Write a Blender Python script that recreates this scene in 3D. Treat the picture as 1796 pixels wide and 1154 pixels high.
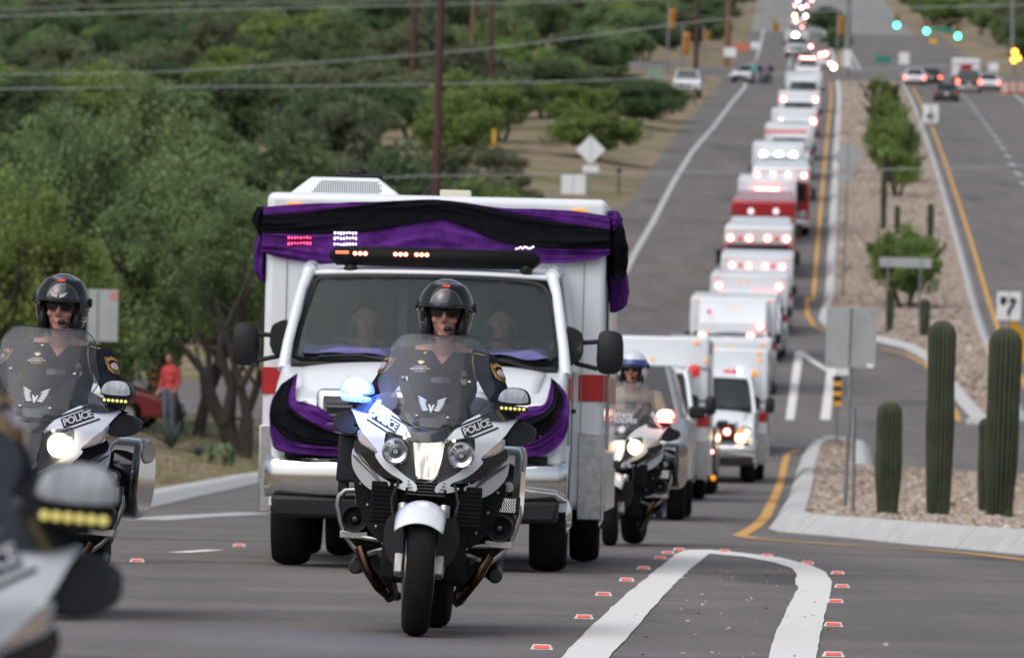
import bpy, bmesh, math, random
from mathutils import Vector, Matrix, noise
from mathutils.geometry import delaunay_2d_cdt
for _o in list(bpy.data.objects): bpy.data.objects.remove(_o)
S = bpy.context.scene
C = S.collection
R = math.radians
# ------------------------------------------------------------------ camera
F = 12200.0; PITCH = math.atan(176/F); ROLL = R(1.4); EYE = Vector((0, 0, .99))
FW = Vector((0, math.cos(PITCH), math.sin(PITCH))); U0 = Vector((0, -math.sin(PITCH), math.cos(PITCH))); R0 = Vector((1, 0, 0))
CR = R0*math.cos(ROLL)+U0*math.sin(ROLL); CU = U0*math.cos(ROLL)-R0*math.sin(ROLL)
cam = bpy.data.cameras.new('camera'); camo = bpy.data.objects.new('camera', cam); C.objects.link(camo)
cam.sensor_width = 36; cam.lens = F/1796*36; cam.clip_start = .5; cam.clip_end = 6000
m = Matrix((CR, CU, -FW)).transposed().to_4x4(); m.translation = EYE; camo.matrix_world = m
cam.dof.use_dof = True; cam.dof.focus_distance = 34.5; cam.dof.aperture_fstop = 8.0
S.camera = camo
# ------------------------------------------------------------------ sky and sun (overcast dusk)
SUN_EL, SUN_AZ = R(52), R(218)      # azimuth clockwise from +Y: behind the camera, a little to its left
w = bpy.data.worlds.new('World'); S.world = w; w.use_nodes = True
nt = w.node_tree; bg = nt.nodes['Background']
sk = nt.nodes.new('ShaderNodeTexSky'); sk.sky_type = 'NISHITA'; sk.sun_disc = False
sk.sun_elevation = SUN_EL; sk.sun_rotation = SUN_AZ; sk.air_density = 1.0; sk.dust_density = 4.0; sk.ozone_density = 1.5
hs = nt.nodes.new('ShaderNodeHueSaturation'); hs.inputs['Saturation'].default_value = .52
nt.links.new(sk.outputs[0], hs.inputs['Color']); nt.links.new(hs.outputs[0], bg.inputs[0]); bg.inputs[1].default_value = .085
sl = bpy.data.lights.new('sun', 'SUN'); sl.energy = .6; sl.angle = R(80); sl.color = (1, .97, .93)
so = bpy.data.objects.new('sun', sl); C.objects.link(so)
sd = Vector((math.sin(SUN_AZ)*math.cos(SUN_EL), math.cos(SUN_AZ)*math.cos(SUN_EL), math.sin(SUN_EL)))
so.rotation_euler = sd.to_track_quat('Z', 'Y').to_euler(); so.location = (0, 0, 60)
S.view_settings.view_transform = 'Standard'; S.view_settings.look = 'None'; S.view_settings.gamma = 1
S.view_settings.exposure = .88; S.view_settings.use_curve_mapping = False
S.render.engine = 'CYCLES'
S.cycles.max_bounces = 7; S.cycles.transparent_max_bounces = 16

def P(px, py, Y):
    v = CR*((px-898)/F)+CU*((577-py)/F)+FW
    return EYE+v*(Y/v.y)
# ------------------------------------------------------------------ lie of the land: the road's long profile and line
_T = [(-200, -2.0), (-60, -.9), (0, -.45), (13, -.28), (24, -.08), (33, 0), (45, .01), (60, 0), (90, -.1), (120, -.08), (137, .05), (150, .25), (167, .72), (196, 2.15), (225, 3.75), (249, 5.4),
      (290, 8.9), (332, 12.4), (400, 17.8), (470, 22.9), (544, 28.2), (700, 39), (853, 50), (1000, 61.5), (1300, 88), (1600, 116), (2400, 180)]
def _zs(y):
    for i in range(len(_T)-1):
        if y <= _T[i+1][0] or i == len(_T)-2:
            (x1, z1), (x2, z2) = _T[i], _T[i+1]
            (x0, z0) = _T[i-1] if i else (x1-1, z1-.01)
            (x3, z3) = _T[i+2] if i+2 < len(_T) else (x2+1, z2+.075)
            h = x2-x1; s = (z2-z1)/h; a = (z1-z0)/(x1-x0); b = (z3-z2)/(x3-x2)
            m1 = 0 if a*s <= 0 else 2*a*s/(a+s); m2 = 0 if b*s <= 0 else 2*b*s/(b+s)
            u = (y-x1)/h
            return (2*u**3-3*u*u+1)*z1+(u**3-2*u*u+u)*h*m1+(3*u*u-2*u**3)*z2+(u**3-u*u)*h*m2
YB = [-60+2*i for i in range(480)]+[900+10*i for i in range(1, 151)]
_ZB = [_zs(y) for y in YB]
import bisect
def zr(y):
    i = min(max(bisect.bisect_right(YB, y)-1, 0), len(YB)-2)
    u = (y-YB[i])/(YB[i+1]-YB[i]); return _ZB[i]*(1-u)+_ZB[i+1]*u
SL = .047
def x0(y): return SL*y-1.0-2.2*(max(0, y-500)/350)**1.5 if y < 1100 else x0(1099.9)+.03*(y-1099.9)
def G(px, py, dz=0, ymin=9):
    "where the pixel's ray meets the road's surface"
    y = ymin; p = P(px, py, y)
    if p.z < zr(y)+dz: return p
    st = 2.0
    while y < 2300:
        y += st; p = P(px, py, y)
        if p.z <= zr(y)+dz:
            a, b = y-st, y
            for _ in range(24):
                c = (a+b)/2
                if P(px, py, c).z <= zr(c)+dz: b = c
                else: a = c
            return P(px, py, b)
    return p
def PH(px, py, h):
    "where the ray reaches height h over the road surface"
    y = 1250
    while y > 60 and P(px, py, y).z < zr(y)+h: y -= 1.0
    a, b = y, y+1
    for _ in range(20):
        c = (a+b)/2
        if P(px, py, c).z < zr(c)+h: b = c
        else: a = c
    return P(px, py, a)
# ------------------------------------------------------------------ materials
MATS = {}
def mat(name, col, rough=.5, metal=0, var=0, vs=6, bump=0, bs=60, emit=0, ecol=None, coat=0, alpha=1, trans=0, spec=.5, rvar=0, stretch=None, tint=None, hue=0):
    if name in MATS: return MATS[name]
    mt = bpy.data.materials.new(name); mt.use_nodes = True; N = mt.node_tree.nodes; L = mt.node_tree.links
    b = N['Principled BSDF']; b.inputs['Roughness'].default_value = rough; b.inputs['Metallic'].default_value = metal
    b.inputs['Specular IOR Level'].default_value = spec
    b.inputs['Base Color'].default_value = (*col, 1)
    tc = N.new('ShaderNodeTexCoord'); src = tc.outputs['Object']
    if stretch:
        mp = N.new('ShaderNodeMapping'); mp.inputs['Scale'].default_value = stretch; L.new(src, mp.inputs[0]); src = mp.outputs[0]
    if var:
        n = N.new('ShaderNodeTexNoise'); n.inputs['Scale'].default_value = vs; n.inputs['Detail'].default_value = 6; n.inputs['Roughness'].default_value = .62; L.new(src, n.inputs[0])
        r = N.new('ShaderNodeValToRGB'); r.color_ramp.elements[0].position = .28; r.color_ramp.elements[1].position = .72
        t2 = tint or col
        r.color_ramp.elements[0].color = (*[c*(1-var) for c in col], 1); r.color_ramp.elements[1].color = (*[min(1, c*(1+var)) for c in t2], 1)
        L.new(n.outputs[0], r.inputs[0]); out = r.outputs[0]
        if hue:
            oi = N.new('ShaderNodeObjectInfo'); h = N.new('ShaderNodeHueSaturation'); 
            mr = N.new('ShaderNodeMapRange'); mr.inputs[3].default_value = .5-hue*.12; mr.inputs[4].default_value = .5+hue*.12; L.new(oi.outputs['Random'], mr.inputs[0]); L.new(mr.outputs[0], h.inputs['Hue'])
            m2 = N.new('ShaderNodeMapRange'); m2.inputs[3].default_value = 1-hue; m2.inputs[4].default_value = 1+hue
            mu = N.new('ShaderNodeMath'); mu.operation = 'MULTIPLY'; mu.inputs[1].default_value = 7.31; fr = N.new('ShaderNodeMath'); fr.operation = 'FRACT'
            L.new(oi.outputs['Random'], mu.inputs[0]); L.new(mu.outputs[0], fr.inputs[0]); L.new(fr.outputs[0], m2.inputs[0]); L.new(m2.outputs[0], h.inputs['Value'])
            L.new(out, h.inputs['Color']); out = h.outputs[0]
        L.new(out, b.inputs['Base Color'])
    if rvar:
        n3 = N.new('ShaderNodeTexNoise'); n3.inputs['Scale'].default_value = 9; n3.inputs['Detail'].default_value = 5; L.new(src, n3.inputs[0])
        mr = N.new('ShaderNodeMapRange'); mr.inputs[3].default_value = max(0, rough-rvar); mr.inputs[4].default_value = min(1, rough+rvar); L.new(n3.outputs[0], mr.inputs[0]); L.new(mr.outputs[0], b.inputs['Roughness'])
    if bump:
        n2 = N.new('ShaderNodeTexNoise'); n2.inputs['Scale'].default_value = bs; n2.inputs['Detail'].default_value = 4; L.new(src, n2.inputs[0])
        bp_ = N.new('ShaderNodeBump'); bp_.inputs['Strength'].default_value = bump; bp_.inputs['Distance'].default_value = .02; L.new(n2.outputs[0], bp_.inputs['Height']); L.new(bp_.outputs[0], b.inputs['Normal'])
    if emit:
        b.inputs['Emission Color'].default_value = (*(ecol or col), 1); b.inputs['Emission Strength'].default_value = emit
    if coat: b.inputs['Coat Weight'].default_value = coat; b.inputs['Coat Roughness'].default_value = .06
    if trans: b.inputs['Transmission Weight'].default_value = trans
    if alpha < 1: b.inputs['Alpha'].default_value = alpha
    mt.diffuse_color = (*col, 1); MATS[name] = mt
    return mt
def glass(name, tint, a, rough=.03, haze=.0, ior=1.36):
    "a thin pane: lets (1-a) of what lies behind through, mirrors at grazing angles, holds a little dust"
    mt = bpy.data.materials.new(name); mt.use_nodes = True; N = mt.node_tree.nodes; L = mt.node_tree.links
    N.clear(); o = N.new('ShaderNodeOutputMaterial')
    t = N.new('ShaderNodeBsdfTransparent'); t.inputs[0].default_value = (*tint, 1)
    d = N.new('ShaderNodeBsdfPrincipled'); d.inputs['Base Color'].default_value = (.35, .37, .4, 1); d.inputs['Roughness'].default_value = .6
    g = N.new('ShaderNodeBsdfGlossy'); g.inputs['Roughness'].default_value = rough
    fz = N.new('ShaderNodeFresnel'); fz.inputs[0].default_value = ior
    mx = N.new('ShaderNodeMixShader'); nz = N.new('ShaderNodeTexNoise'); nz.inputs['Scale'].default_value = 7; nz.inputs['Detail'].default_value = 5
    tc = N.new('ShaderNodeTexCoord'); L.new(tc.outputs['Object'], nz.inputs[0])
    mr = N.new('ShaderNodeMapRange'); mr.inputs[3].default_value = haze*.5; mr.inputs[4].default_value = haze*1.5; L.new(nz.outputs[0], mr.inputs[0])
    L.new(mr.outputs[0], mx.inputs[0]); L.new(t.outputs[0], mx.inputs[1]); L.new(d.outputs[0], mx.inputs[2])
    m2 = N.new('ShaderNodeMixShader'); ad = N.new('ShaderNodeMath'); ad.operation = 'ADD'; ad.inputs[1].default_value = a; ad.use_clamp = True
    L.new(fz.outputs[0], ad.inputs[0]); L.new(ad.outputs[0], m2.inputs[0]); L.new(mx.outputs[0], m2.inputs[1]); L.new(g.outputs[0], m2.inputs[2]); L.new(m2.outputs[0], o.inputs[0])
    MATS[name] = mt; return mt
# ------------------------------------------------------------------ mesh building
def rotm(rx=0, ry=0, rz=0):
    return Matrix.Rotation(rz, 3, 'Z') @ Matrix.Rotation(ry, 3, 'Y') @ Matrix.Rotation(rx, 3, 'X')
class MB:
    def __init__(s): s.v = []; s.f = []; s.m = []
    def add(s, vs, fs, mi=0):
        o = len(s.v); s.v += [tuple(v) for v in vs]; s.f += [tuple(i+o for i in f) for f in fs]; s.m += [mi]*len(fs); return s
    def box(s, c, d, rot=None, top=(1, 1), mi=0, off=(0, 0)):
        x, y, z = d[0]/2, d[1]/2, d[2]/2; tx, ty = top
        vs = [(-x, -y, -z), (x, -y, -z), (x, y, -z), (-x, y, -z), (-x*tx+off[0], -y*ty+off[1], z), (x*tx+off[0], -y*ty+off[1], z), (x*tx+off[0], y*ty+off[1], z), (-x*tx+off[0], y*ty+off[1], z)]
        c = Vector(c); vs = [(rot @ Vector(v) if rot else Vector(v))+c for v in vs]
        return s.add(vs, [(3, 2, 1, 0), (4, 5, 6, 7), (0, 1, 5, 4), (1, 2, 6, 5), (2, 3, 7, 6), (3, 0, 4, 7)], mi)
    def tube(s, pts, r, n=8, mi=0, cap=True, closed=False):
        pts = [Vector(p) for p in pts]; k = len(pts); rs = r if isinstance(r, (list, tuple)) else [r]*k
        vs = []; pu = None
        for i, p in enumerate(pts):
            a = pts[i-1] if (i or closed) else p; b = pts[(i+1) % k] if (i < k-1 or closed) else p
            t = (b-a).normalized()
            if pu is None:
                pu = t.cross(Vector((0, 0, 1)));
                if pu.length < .05: pu = t.cross(Vector((1, 0, 0)))
            u = (pu-t*pu.dot(t)).normalized(); pu = u; q = t.cross(u)
            for j in range(n):
                th = 2*math.pi*j/n; vs.append(p+(u*math.cos(th)+q*math.sin(th))*rs[i])
        fs = [(i*n+j, i*n+(j+1) % n, ((i+1) % k)*n+(j+1) % n, ((i+1) % k)*n+j) for i in range(k if closed else k-1) for j in range(n)]
        if cap and not closed: fs += [tuple(range(n-1, -1, -1)), tuple((k-1)*n+j for j in range(n))]
        return s.add(vs, fs, mi)
    def ell(s, c, r, nu=16, nv=10, rot=None, mi=0):
        c = Vector(c); r = (r, r, r) if not isinstance(r, (list, tuple)) else r; vs = []
        for i in range(nv+1):
            ph = math.pi*i/nv
            for j in range(nu):
                th = 2*math.pi*j/nu; v = Vector((r[0]*math.sin(ph)*math.cos(th), r[1]*math.sin(ph)*math.sin(th), r[2]*math.cos(ph)))
                vs.append((rot @ v if rot else v)+c)
        fs = [(i*nu+j, (i+1)*nu+j, (i+1)*nu+(j+1) % nu, i*nu+(j+1) % nu) for i in range(nv) for j in range(nu)]
        return s.add(vs, fs, mi)
    def lathe(s, prof, c, axis=(0, 0, 1), n=24, mi=0, a0=0, a1=2*math.pi, ref=None):
        "prof: (radius, height along axis)"
        ax = Vector(axis).normalized(); u = Vector(ref) if ref else ax.orthogonal().normalized(); q = ax.cross(u); c = Vector(c); full = abs(a1-a0-2*math.pi) < 1e-6
        m_ = n if full else n+1; vs = []
        for (r, h) in prof:
            for j in range(m_):
                th = a0+(a1-a0)*j/n; vs.append(c+ax*h+(u*math.cos(th)+q*math.sin(th))*r)
        fs = [(i*m_+j, i*m_+(j+1) % m_, (i+1)*m_+(j+1) % m_, (i+1)*m_+j) for i in range(len(prof)-1) for j in range(n)]
        return s.add(vs, fs, mi)
    def prism(s, poly, ax, a, b, mi=0):
        "poly in the two axes other than ax, extruded from a to b"
        def mk(p, t): return (t, p[0], p[1]) if ax == 'x' else (p[0], t, p[1]) if ax == 'y' else (p[0], p[1], t)
        n = len(poly); vs = [mk(p, a) for p in poly]+[mk(p, b) for p in poly]
        return s.add(vs, [tuple(range(n)), tuple(range(2*n-1, n-1, -1))]+[(i, i+n, (i+1) % n+n, (i+1) % n) for i in range(n)], mi)
    def panel(s, poly, yf, th, sp=.03, mi=0, sm=2):
        "a curved sheet: outline in x,z; yf(x,z) gives its depth; th its thickness towards +y"
        if sm: poly = chaikin(poly, sm)
        poly = resample(poly, sp)
        n = len(poly); pts = [Vector(p) for p in poly]
        xs = [p[0] for p in poly]; zs = [p[1] for p in poly]
        z = min(zs)+sp*.5; k = 0
        while z < max(zs):
            x = min(xs)+sp*(.5 if k % 2 else 0)
            while x < max(xs):
                if inside(x, z, poly) and all((x-p[0])**2+(z-p[1])**2 > (.55*sp)**2 for p in poly): pts.append(Vector((x, z)))
                x += sp
            z += sp*.87; k += 1
        V, E, FF = delaunay_2d_cdt(pts, [(i, (i+1) % n) for i in range(n)], [], 1, 1e-6)[:3]
        nv = len(V); vs = [(p.x, yf(p.x, p.y), p.y) for p in V]
        if th:
            fs = []
            cnt = {}
            for t in FF:
                for i in range(3): e = (t[i], t[(i+1) % 3]); cnt[e] = 1
            fs = [tuple(t) for t in FF]+[tuple(i+nv for i in reversed(t)) for t in FF]
            for (a, b) in cnt:
                if (b, a) not in cnt: fs.append((b, a, a+nv, b+nv))
            vs = vs+[(x, y+th, z_) for (x, y, z_) in vs]
        else: fs = [tuple(t) for t in FF]
        return s.add(vs, fs, mi)
    def grid(s, fn, nu, nv, mi=0, mf=None):
        vs = [fn(i/nu, j/nv) for j in range(nv+1) for i in range(nu+1)]; o = len(s.v); s.v += [tuple(v) for v in vs]
        for j in range(nv):
            for i in range(nu):
                s.f.append((o+j*(nu+1)+i, o+j*(nu+1)+i+1, o+(j+1)*(nu+1)+i+1, o+(j+1)*(nu+1)+i)); s.m.append(mf((i+.5)/nu, (j+.5)/nv) if mf else mi)
        return s
    def mirror(s):
        o = len(s.v); nf = len(s.f)
        s.v += [(-x, y, z) for (x, y, z) in s.v]; s.f += [tuple(i+o for i in reversed(f)) for f in s.f[:nf]]; s.m += s.m[:nf]; return s
    def flipx(s):
        s.v = [(-x, y, z) for (x, y, z) in s.v]; s.f = [tuple(reversed(f)) for f in s.f]; return s
    def move(s, M):
        s.v = [tuple(M @ Vector(v)) for v in s.v]; return s
    def mesh(s, name, mats, ang=35, flat=False):
        me = bpy.data.meshes.new(name); me.from_pydata(s.v, [], s.f)
        for q in (mats if isinstance(mats, (list, tuple)) else [mats]): me.materials.append(q)
        if any(s.m): me.polygons.foreach_set('material_index', s.m)
        bm = bmesh.new(); bm.from_mesh(me); bmesh.ops.recalc_face_normals(bm, faces=bm.faces); bm.to_mesh(me); bm.free()
        if not flat:
            me.polygons.foreach_set('use_smooth', [True]*len(me.polygons)); me.set_sharp_from_angle(angle=R(ang))
        me.update(); return me
    def build(s, name, mats, parent=None, ang=35, bevel=0, seg=2, flat=False, loc=None, sub=0):
        me = s.mesh(name, mats, ang, flat); o = bpy.data.objects.new(name, me); C.objects.link(o)
        if parent: o.parent = parent
        if loc: o.location = loc
        if bevel:
            b = o.modifiers.new('bevel', 'BEVEL'); b.width = bevel; b.segments = seg; b.limit_method = 'ANGLE'; b.angle_limit = R(40); b.use_clamp_overlap = True; b.harden_normals = False
        if sub: q = o.modifiers.new('sub', 'SUBSURF'); q.levels = q.render_levels = sub
        return o
def chaikin(p, n=1):
    for _ in range(n):
        q = []
        for i in range(len(p)):
            a, b = p[i], p[(i+1) % len(p)]
            q += [(a[0]*.75+b[0]*.25, a[1]*.75+b[1]*.25), (a[0]*.25+b[0]*.75, a[1]*.25+b[1]*.75)]
        p = q
    return p
def resample(p, sp):
    out = []
    for i in range(len(p)):
        a, b = p[i], p[(i+1) % len(p)]; d = math.hypot(b[0]-a[0], b[1]-a[1])
        if out and math.hypot(a[0]-out[-1][0], a[1]-out[-1][1]) < sp*.12: continue
        out.append(a)
        for k in range(1, int(d/sp)): out.append((a[0]+(b[0]-a[0])*k/int(d/sp), a[1]+(b[1]-a[1])*k/int(d/sp)))
    if math.hypot(out[0][0]-out[-1][0], out[0][1]-out[-1][1]) < sp*.1: out.pop()
    return out
def inside(x, z, poly):
    r = False; j = len(poly)-1
    for i in range(len(poly)):
        xi, zi = poly[i]; xj, zj = poly[j]
        if (zi > z) != (zj > z) and x < (xj-xi)*(z-zi)/(zj-zi)+xi: r = not r
        j = i
    return r
def lerp_poly(pts, u):
    "point at fraction u of a polyline (equal weight per segment)"
    n = len(pts)-1; t = min(max(u, 0), 1)*n; i = min(int(t), n-1); f = t-i
    p0, p1, p2, p3 = pts[max(i-1, 0)], pts[i], pts[i+1], pts[min(i+2, n)]
    return tuple(.5*(2*b+(c-a)*f+(2*a-5*b+4*c-d)*f*f+(3*b-a-3*c+d)*f**3) for a, b, c, d in zip(p0, p1, p2, p3))
def empty(name, loc=(0, 0, 0), rot=(0, 0, 0), label=None, cat=None, group=None):
    o = bpy.data.objects.new(name, None); C.objects.link(o); o.location = loc; o.rotation_euler = rot; o.empty_display_size = .2
    return tag(o, label, cat, group)
def tag(o, label=None, cat=None, group=None, kind=None):
    if label: o['label'] = label
    if cat: o['category'] = cat
    if group: o['group'] = group
    if kind: o['kind'] = kind
    return o
def link_obj(name, me, parent=None, loc=None, rot=None, sc=None):
    o = bpy.data.objects.new(name, me); C.objects.link(o); o.parent = parent
    if loc: o.location = loc
    if rot: o.rotation_euler = rot
    if sc: o.scale = sc if isinstance(sc, (tuple, list)) else (sc, sc, sc)
    return o
KIDS = {}
def kids(o): return [c for c in bpy.data.objects if c.parent == o]
def copy_tree(o, parent=None, swap=None, skip=()):
    c = o.copy(); C.objects.link(c); c.parent = parent
    if swap and c.type == 'MESH':
        for i, sl_ in enumerate(c.material_slots):
            nm = sl_.material.name if sl_.material else ''
            if nm in swap: sl_.link = 'OBJECT'; sl_.material = swap[nm]
    for ch in kids(o):
        if ch.name.split('.')[0] not in skip: copy_tree(ch, c, swap, skip)
    return c
def text_mesh(txt, size, depth=.0015, mt=None, bold=0.0, align='CENTER', sp=1.0):
    cu = bpy.data.curves.new('lettering', 'FONT'); cu.body = txt; cu.size = size; cu.extrude = depth; cu.align_x = align; cu.align_y = 'CENTER'; cu.offset = bold; cu.space_character = sp; cu.resolution_u = 3
    o = bpy.data.objects.new('lettering', cu); C.objects.link(o); dg = bpy.context.evaluated_depsgraph_get()
    me = bpy.data.meshes.new_from_object(o.evaluated_get(dg)); bpy.data.objects.remove(o); bpy.data.curves.remove(cu)
    me.materials.clear(); me.materials.append(mt); me.name = 'lettering'
    return me
def lay_text(me, M, yf=None):
    "text lies in x,y: stand it up in x,z facing -y, transform, then drop onto a surface"
    for v in me.vertices:
        p = M @ Vector((v.co.x, -v.co.z, v.co.y))
        if yf: p.y += yf(p.x, p.z)
        v.co = p
    return me
# ------------------------------------------------------------------ the setting: land, road, medians, kerbs, paint
random.seed(4)
def sstep(a, b, x):
    u = min(max((x-a)/(b-a), 0), 1); return u*u*(3-2*u)
_q = [G(*p) for p in [(-200, 980), (60, 925), (255, 893), (350, 871), (452, 848)]]; VK = [(q.x, q.y) for q in _q]
def road_left(y):
    tb = ((-999, VK[0][0]-x0(VK[0][1])), *[(p[1], p[0]-x0(p[1])) for p in VK], (158, -9.0), (250, -8.9), (9999, -8.9))
    for (a, p), (b, q) in zip(tb, tb[1:]):
        if y <= b: return p+(q-p)*(y-a)/(b-a)
def tz(x, y):
    t = x-x0(y); z = zr(y); l = road_left(y)
    if t < l: z += .55*sstep(0, 4.5, l-t-.3)+(-.02)
    elif t > 15.4: z += .5*sstep(0, 6, t-15.6)-.02
    else: z -= .07
    if t < l-2 or t > 18:
        far = min(1, (l-2-t if t < l else t-18)/12)
        z += far*(.35*noise.noise(Vector((x*.06, y*.03, 0)))+1.6*noise.noise(Vector((x*.012, y*.008, 3)))*sstep(180, 420, y))
    return z
TS = [-500, -300, -200, -140, -100, -75, -55, -42, -33, -27, -22, -18.5, -16, -14, -12.5, -11.2, -10.2, -9.4, -8.95, -8, -7.62, -6.92, -4, 0, 4, 8, 12, 15.38, 15.6, 16.6, 18, 20, 23, 28, 36, 50, 75, 120, 200, 320, 500]
dirt = bpy.data.materials.new('desert_soil'); dirt.use_nodes = True
def _soil(mt):
    N = mt.node_tree.nodes; L = mt.node_tree.links; b = N['Principled BSDF']; b.inputs['Roughness'].default_value = .95; b.inputs['Specular IOR Level'].default_value = .1
    tc = N.new('ShaderNodeTexCoord')
    def nz(s, d=6):
        n = N.new('ShaderNodeTexNoise'); n.inputs['Scale'].default_value = s; n.inputs['Detail'].default_value = d; L.new(tc.outputs['Object'], n.inputs[0]); return n.outputs[0]
    def rmp(src, p0, c0, p1, c1):
        r = N.new('ShaderNodeValToRGB'); r.color_ramp.elements[0].position = p0; r.color_ramp.elements[1].position = p1; r.color_ramp.elements[0].color = (*c0, 1); r.color_ramp.elements[1].color = (*c1, 1); L.new(src, r.inputs[0]); return r.outputs[0]
    a = rmp(nz(3), .3, (.20, .15, .11), .7, (.34, .26, .19)); g = rmp(nz(8), .3, (.10, .115, .05), .7, (.2, .2, .1))
    f = rmp(nz(.35), .46, (0, 0, 0), .6, (1, 1, 1)); mx = N.new('ShaderNodeMix'); mx.data_type = 'RGBA'
    L.new(f, mx.inputs[0]); L.new(a, mx.inputs[6]); L.new(g, mx.inputs[7]); L.new(mx.outputs[2], b.inputs['Base Color'])
    bu = N.new('ShaderNodeBump'); bu.inputs['Strength'].default_value = .7; bu.inputs['Distance'].default_value = .08; L.new(nz(14), bu.inputs['Height']); L.new(bu.outputs[0], b.inputs['Normal'])
_soil(dirt); MATS['desert_soil'] = dirt
mb = MB(); nt_ = len(TS)
vs = [(x0(y)+t, y, tz(x0(y)+t, y)) for y in YB for t in TS]
mb.add(vs, [(j*nt_+i, j*nt_+i+1, (j+1)*nt_+i+1, (j+1)*nt_+i) for j in range(len(YB)-1) for i in range(nt_-1)])
tag(mb.build('terrain', dirt), kind='structure')

def asphalt(name, col, k):
    mt = bpy.data.materials.new(name); mt.use_nodes = True; N = mt.node_tree.nodes; L = mt.node_tree.links; b = N['Principled BSDF']; b.inputs['Roughness'].default_value = .82; b.inputs['Specular IOR Level'].default_value = .35
    tc = N.new('ShaderNodeTexCoord')
    def nz(s, d, st=(1, 1, 1)):
        mp = N.new('ShaderNodeMapping'); mp.inputs['Scale'].default_value = st; L.new(tc.outputs['Object'], mp.inputs[0])
        n = N.new('ShaderNodeTexNoise'); n.inputs['Scale'].default_value = s; n.inputs['Detail'].default_value = d; L.new(mp.outputs[0], n.inputs[0]); return n.outputs[0]
    def mul(a, lo, hi, p=(.3, .7)):
        m_ = N.new('ShaderNodeMapRange'); m_.inputs[1].default_value = p[0]; m_.inputs[2].default_value = p[1]; m_.inputs[3].default_value = lo; m_.inputs[4].default_value = hi; L.new(a, m_.inputs[0]); return m_.outputs[0]
    def crack():
        n = N.new('ShaderNodeTexNoise'); n.inputs['Scale'].default_value = 1.5; n.inputs['Detail'].default_value = 6; L.new(tc.outputs['Object'], n.inputs[0])
        vm = N.new('ShaderNodeMix'); vm.data_type = 'RGBA'; vm.blend_type = 'ADD'; vm.inputs[0].default_value = .6; L.new(tc.outputs['Object'], vm.inputs[6]); L.new(n.outputs[1], vm.inputs[7])
        v = N.new('ShaderNodeTexVoronoi'); v.feature = 'DISTANCE_TO_EDGE'; v.inputs['Scale'].default_value = .16; L.new(vm.outputs[2], v.inputs[0]); m2 = N.new('ShaderNodeMath'); m2.operation = 'ADD'; m3 = mul(nz(.09, 3), -.03, .06, (.4, .6)); L.new(v.outputs['Distance'], m2.inputs[0]); L.new(m3, m2.inputs[1]); return m2.outputs[0]
    terms = [mul(nz(.5, 6), .84, 1.12), mul(nz(160, 2), .55, 1.45), mul(nz(1.1, 5, (1, .06, 1)), .86, 1.1), mul(nz(.7, 4, (.25, 1.2, 1)), .9, 1.07), mul(nz(2.6, 8, (.5, 2.2, 1)), .72, 1.0, (.33, .4)), mul(nz(24, 3), .9, 1.1), mul(crack(), .62, 1.0, (.0, .035)), mul(nz(.22, 3, (3, .12, 1)), .9, 1.06)]
    o = terms[0]
    for t in terms[1:]:
        q = N.new('ShaderNodeMath'); q.operation = 'MULTIPLY'; L.new(o, q.inputs[0]); L.new(t, q.inputs[1]); o = q.outputs[0]
    mx = N.new('ShaderNodeMix'); mx.data_type = 'RGBA'; mx.blend_type = 'MULTIPLY'; mx.inputs[0].default_value = 1; mx.inputs[6].default_value = (*col, 1); L.new(o, mx.inputs[7]); L.new(mx.outputs[2], b.inputs['Base Color'])
    bu = N.new('ShaderNodeBump'); bu.inputs['Strength'].default_value = .35; bu.inputs['Distance'].default_value = .01; L.new(nz(130, 3), bu.inputs['Height']); L.new(bu.outputs[0], b.inputs['Normal'])
    MATS[name] = mt; return mt
asp = asphalt('asphalt', (.158, .144, .138), 1); asp_old = asphalt('worn_asphalt', (.25, .245, .235), 1)
def strip_road(name, ya, yb, ta, tb, lift, mt, nx=4):
    mb = MB(); ys = [y for y in YB if ya <= y <= yb]
    fa = ta if callable(ta) else (lambda y: ta); fb = tb if callable(tb) else (lambda y: tb)
    vs = [(x0(y)+fa(y)+(fb(y)-fa(y))*i/nx, y, zr(y)+lift) for y in ys for i in range(nx+1)]
    mb.add(vs, [(j*(nx+1)+i, j*(nx+1)+i+1, (j+1)*(nx+1)+i+1, (j+1)*(nx+1)+i) for j in range(len(ys)-1) for i in range(nx)])
    return tag(mb.build(name, mt), kind='structure')
strip_road('road', -60, 880, road_left, 15.4, 0, asp, 10)
strip_road('upper_road', 880, 1300, -8.5, 12, .0, asp_old, 8)
# side streets
def cross(name, y1, y2, t1, t2, lift=.03, n=24):
    mb = MB(); vs = []
    for j in range(5):
        for i in range(n+1):
            y = y1+(y2-y1)*j/4; t = t1+(t2-t1)*i/n; x = x0(y)+t; vs.append((x, y, max(tz(x, y), zr(y)-.02)+lift))
    mb.add(vs, [(j*(n+1)+i, j*(n+1)+i+1, (j+1)*(n+1)+i+1, (j+1)*(n+1)+i) for j in range(4) for i in range(n)])
    return tag(mb.build(name, asp), kind='structure')
cross('side_street', 164, 184, -60, road_left(174)-.02); cross('side_street', 303, 318, -60, -8.92); cross('side_street', 585, 625, -70, -8.92); cross('side_street', 585, 625, 15.42, 80)

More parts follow.
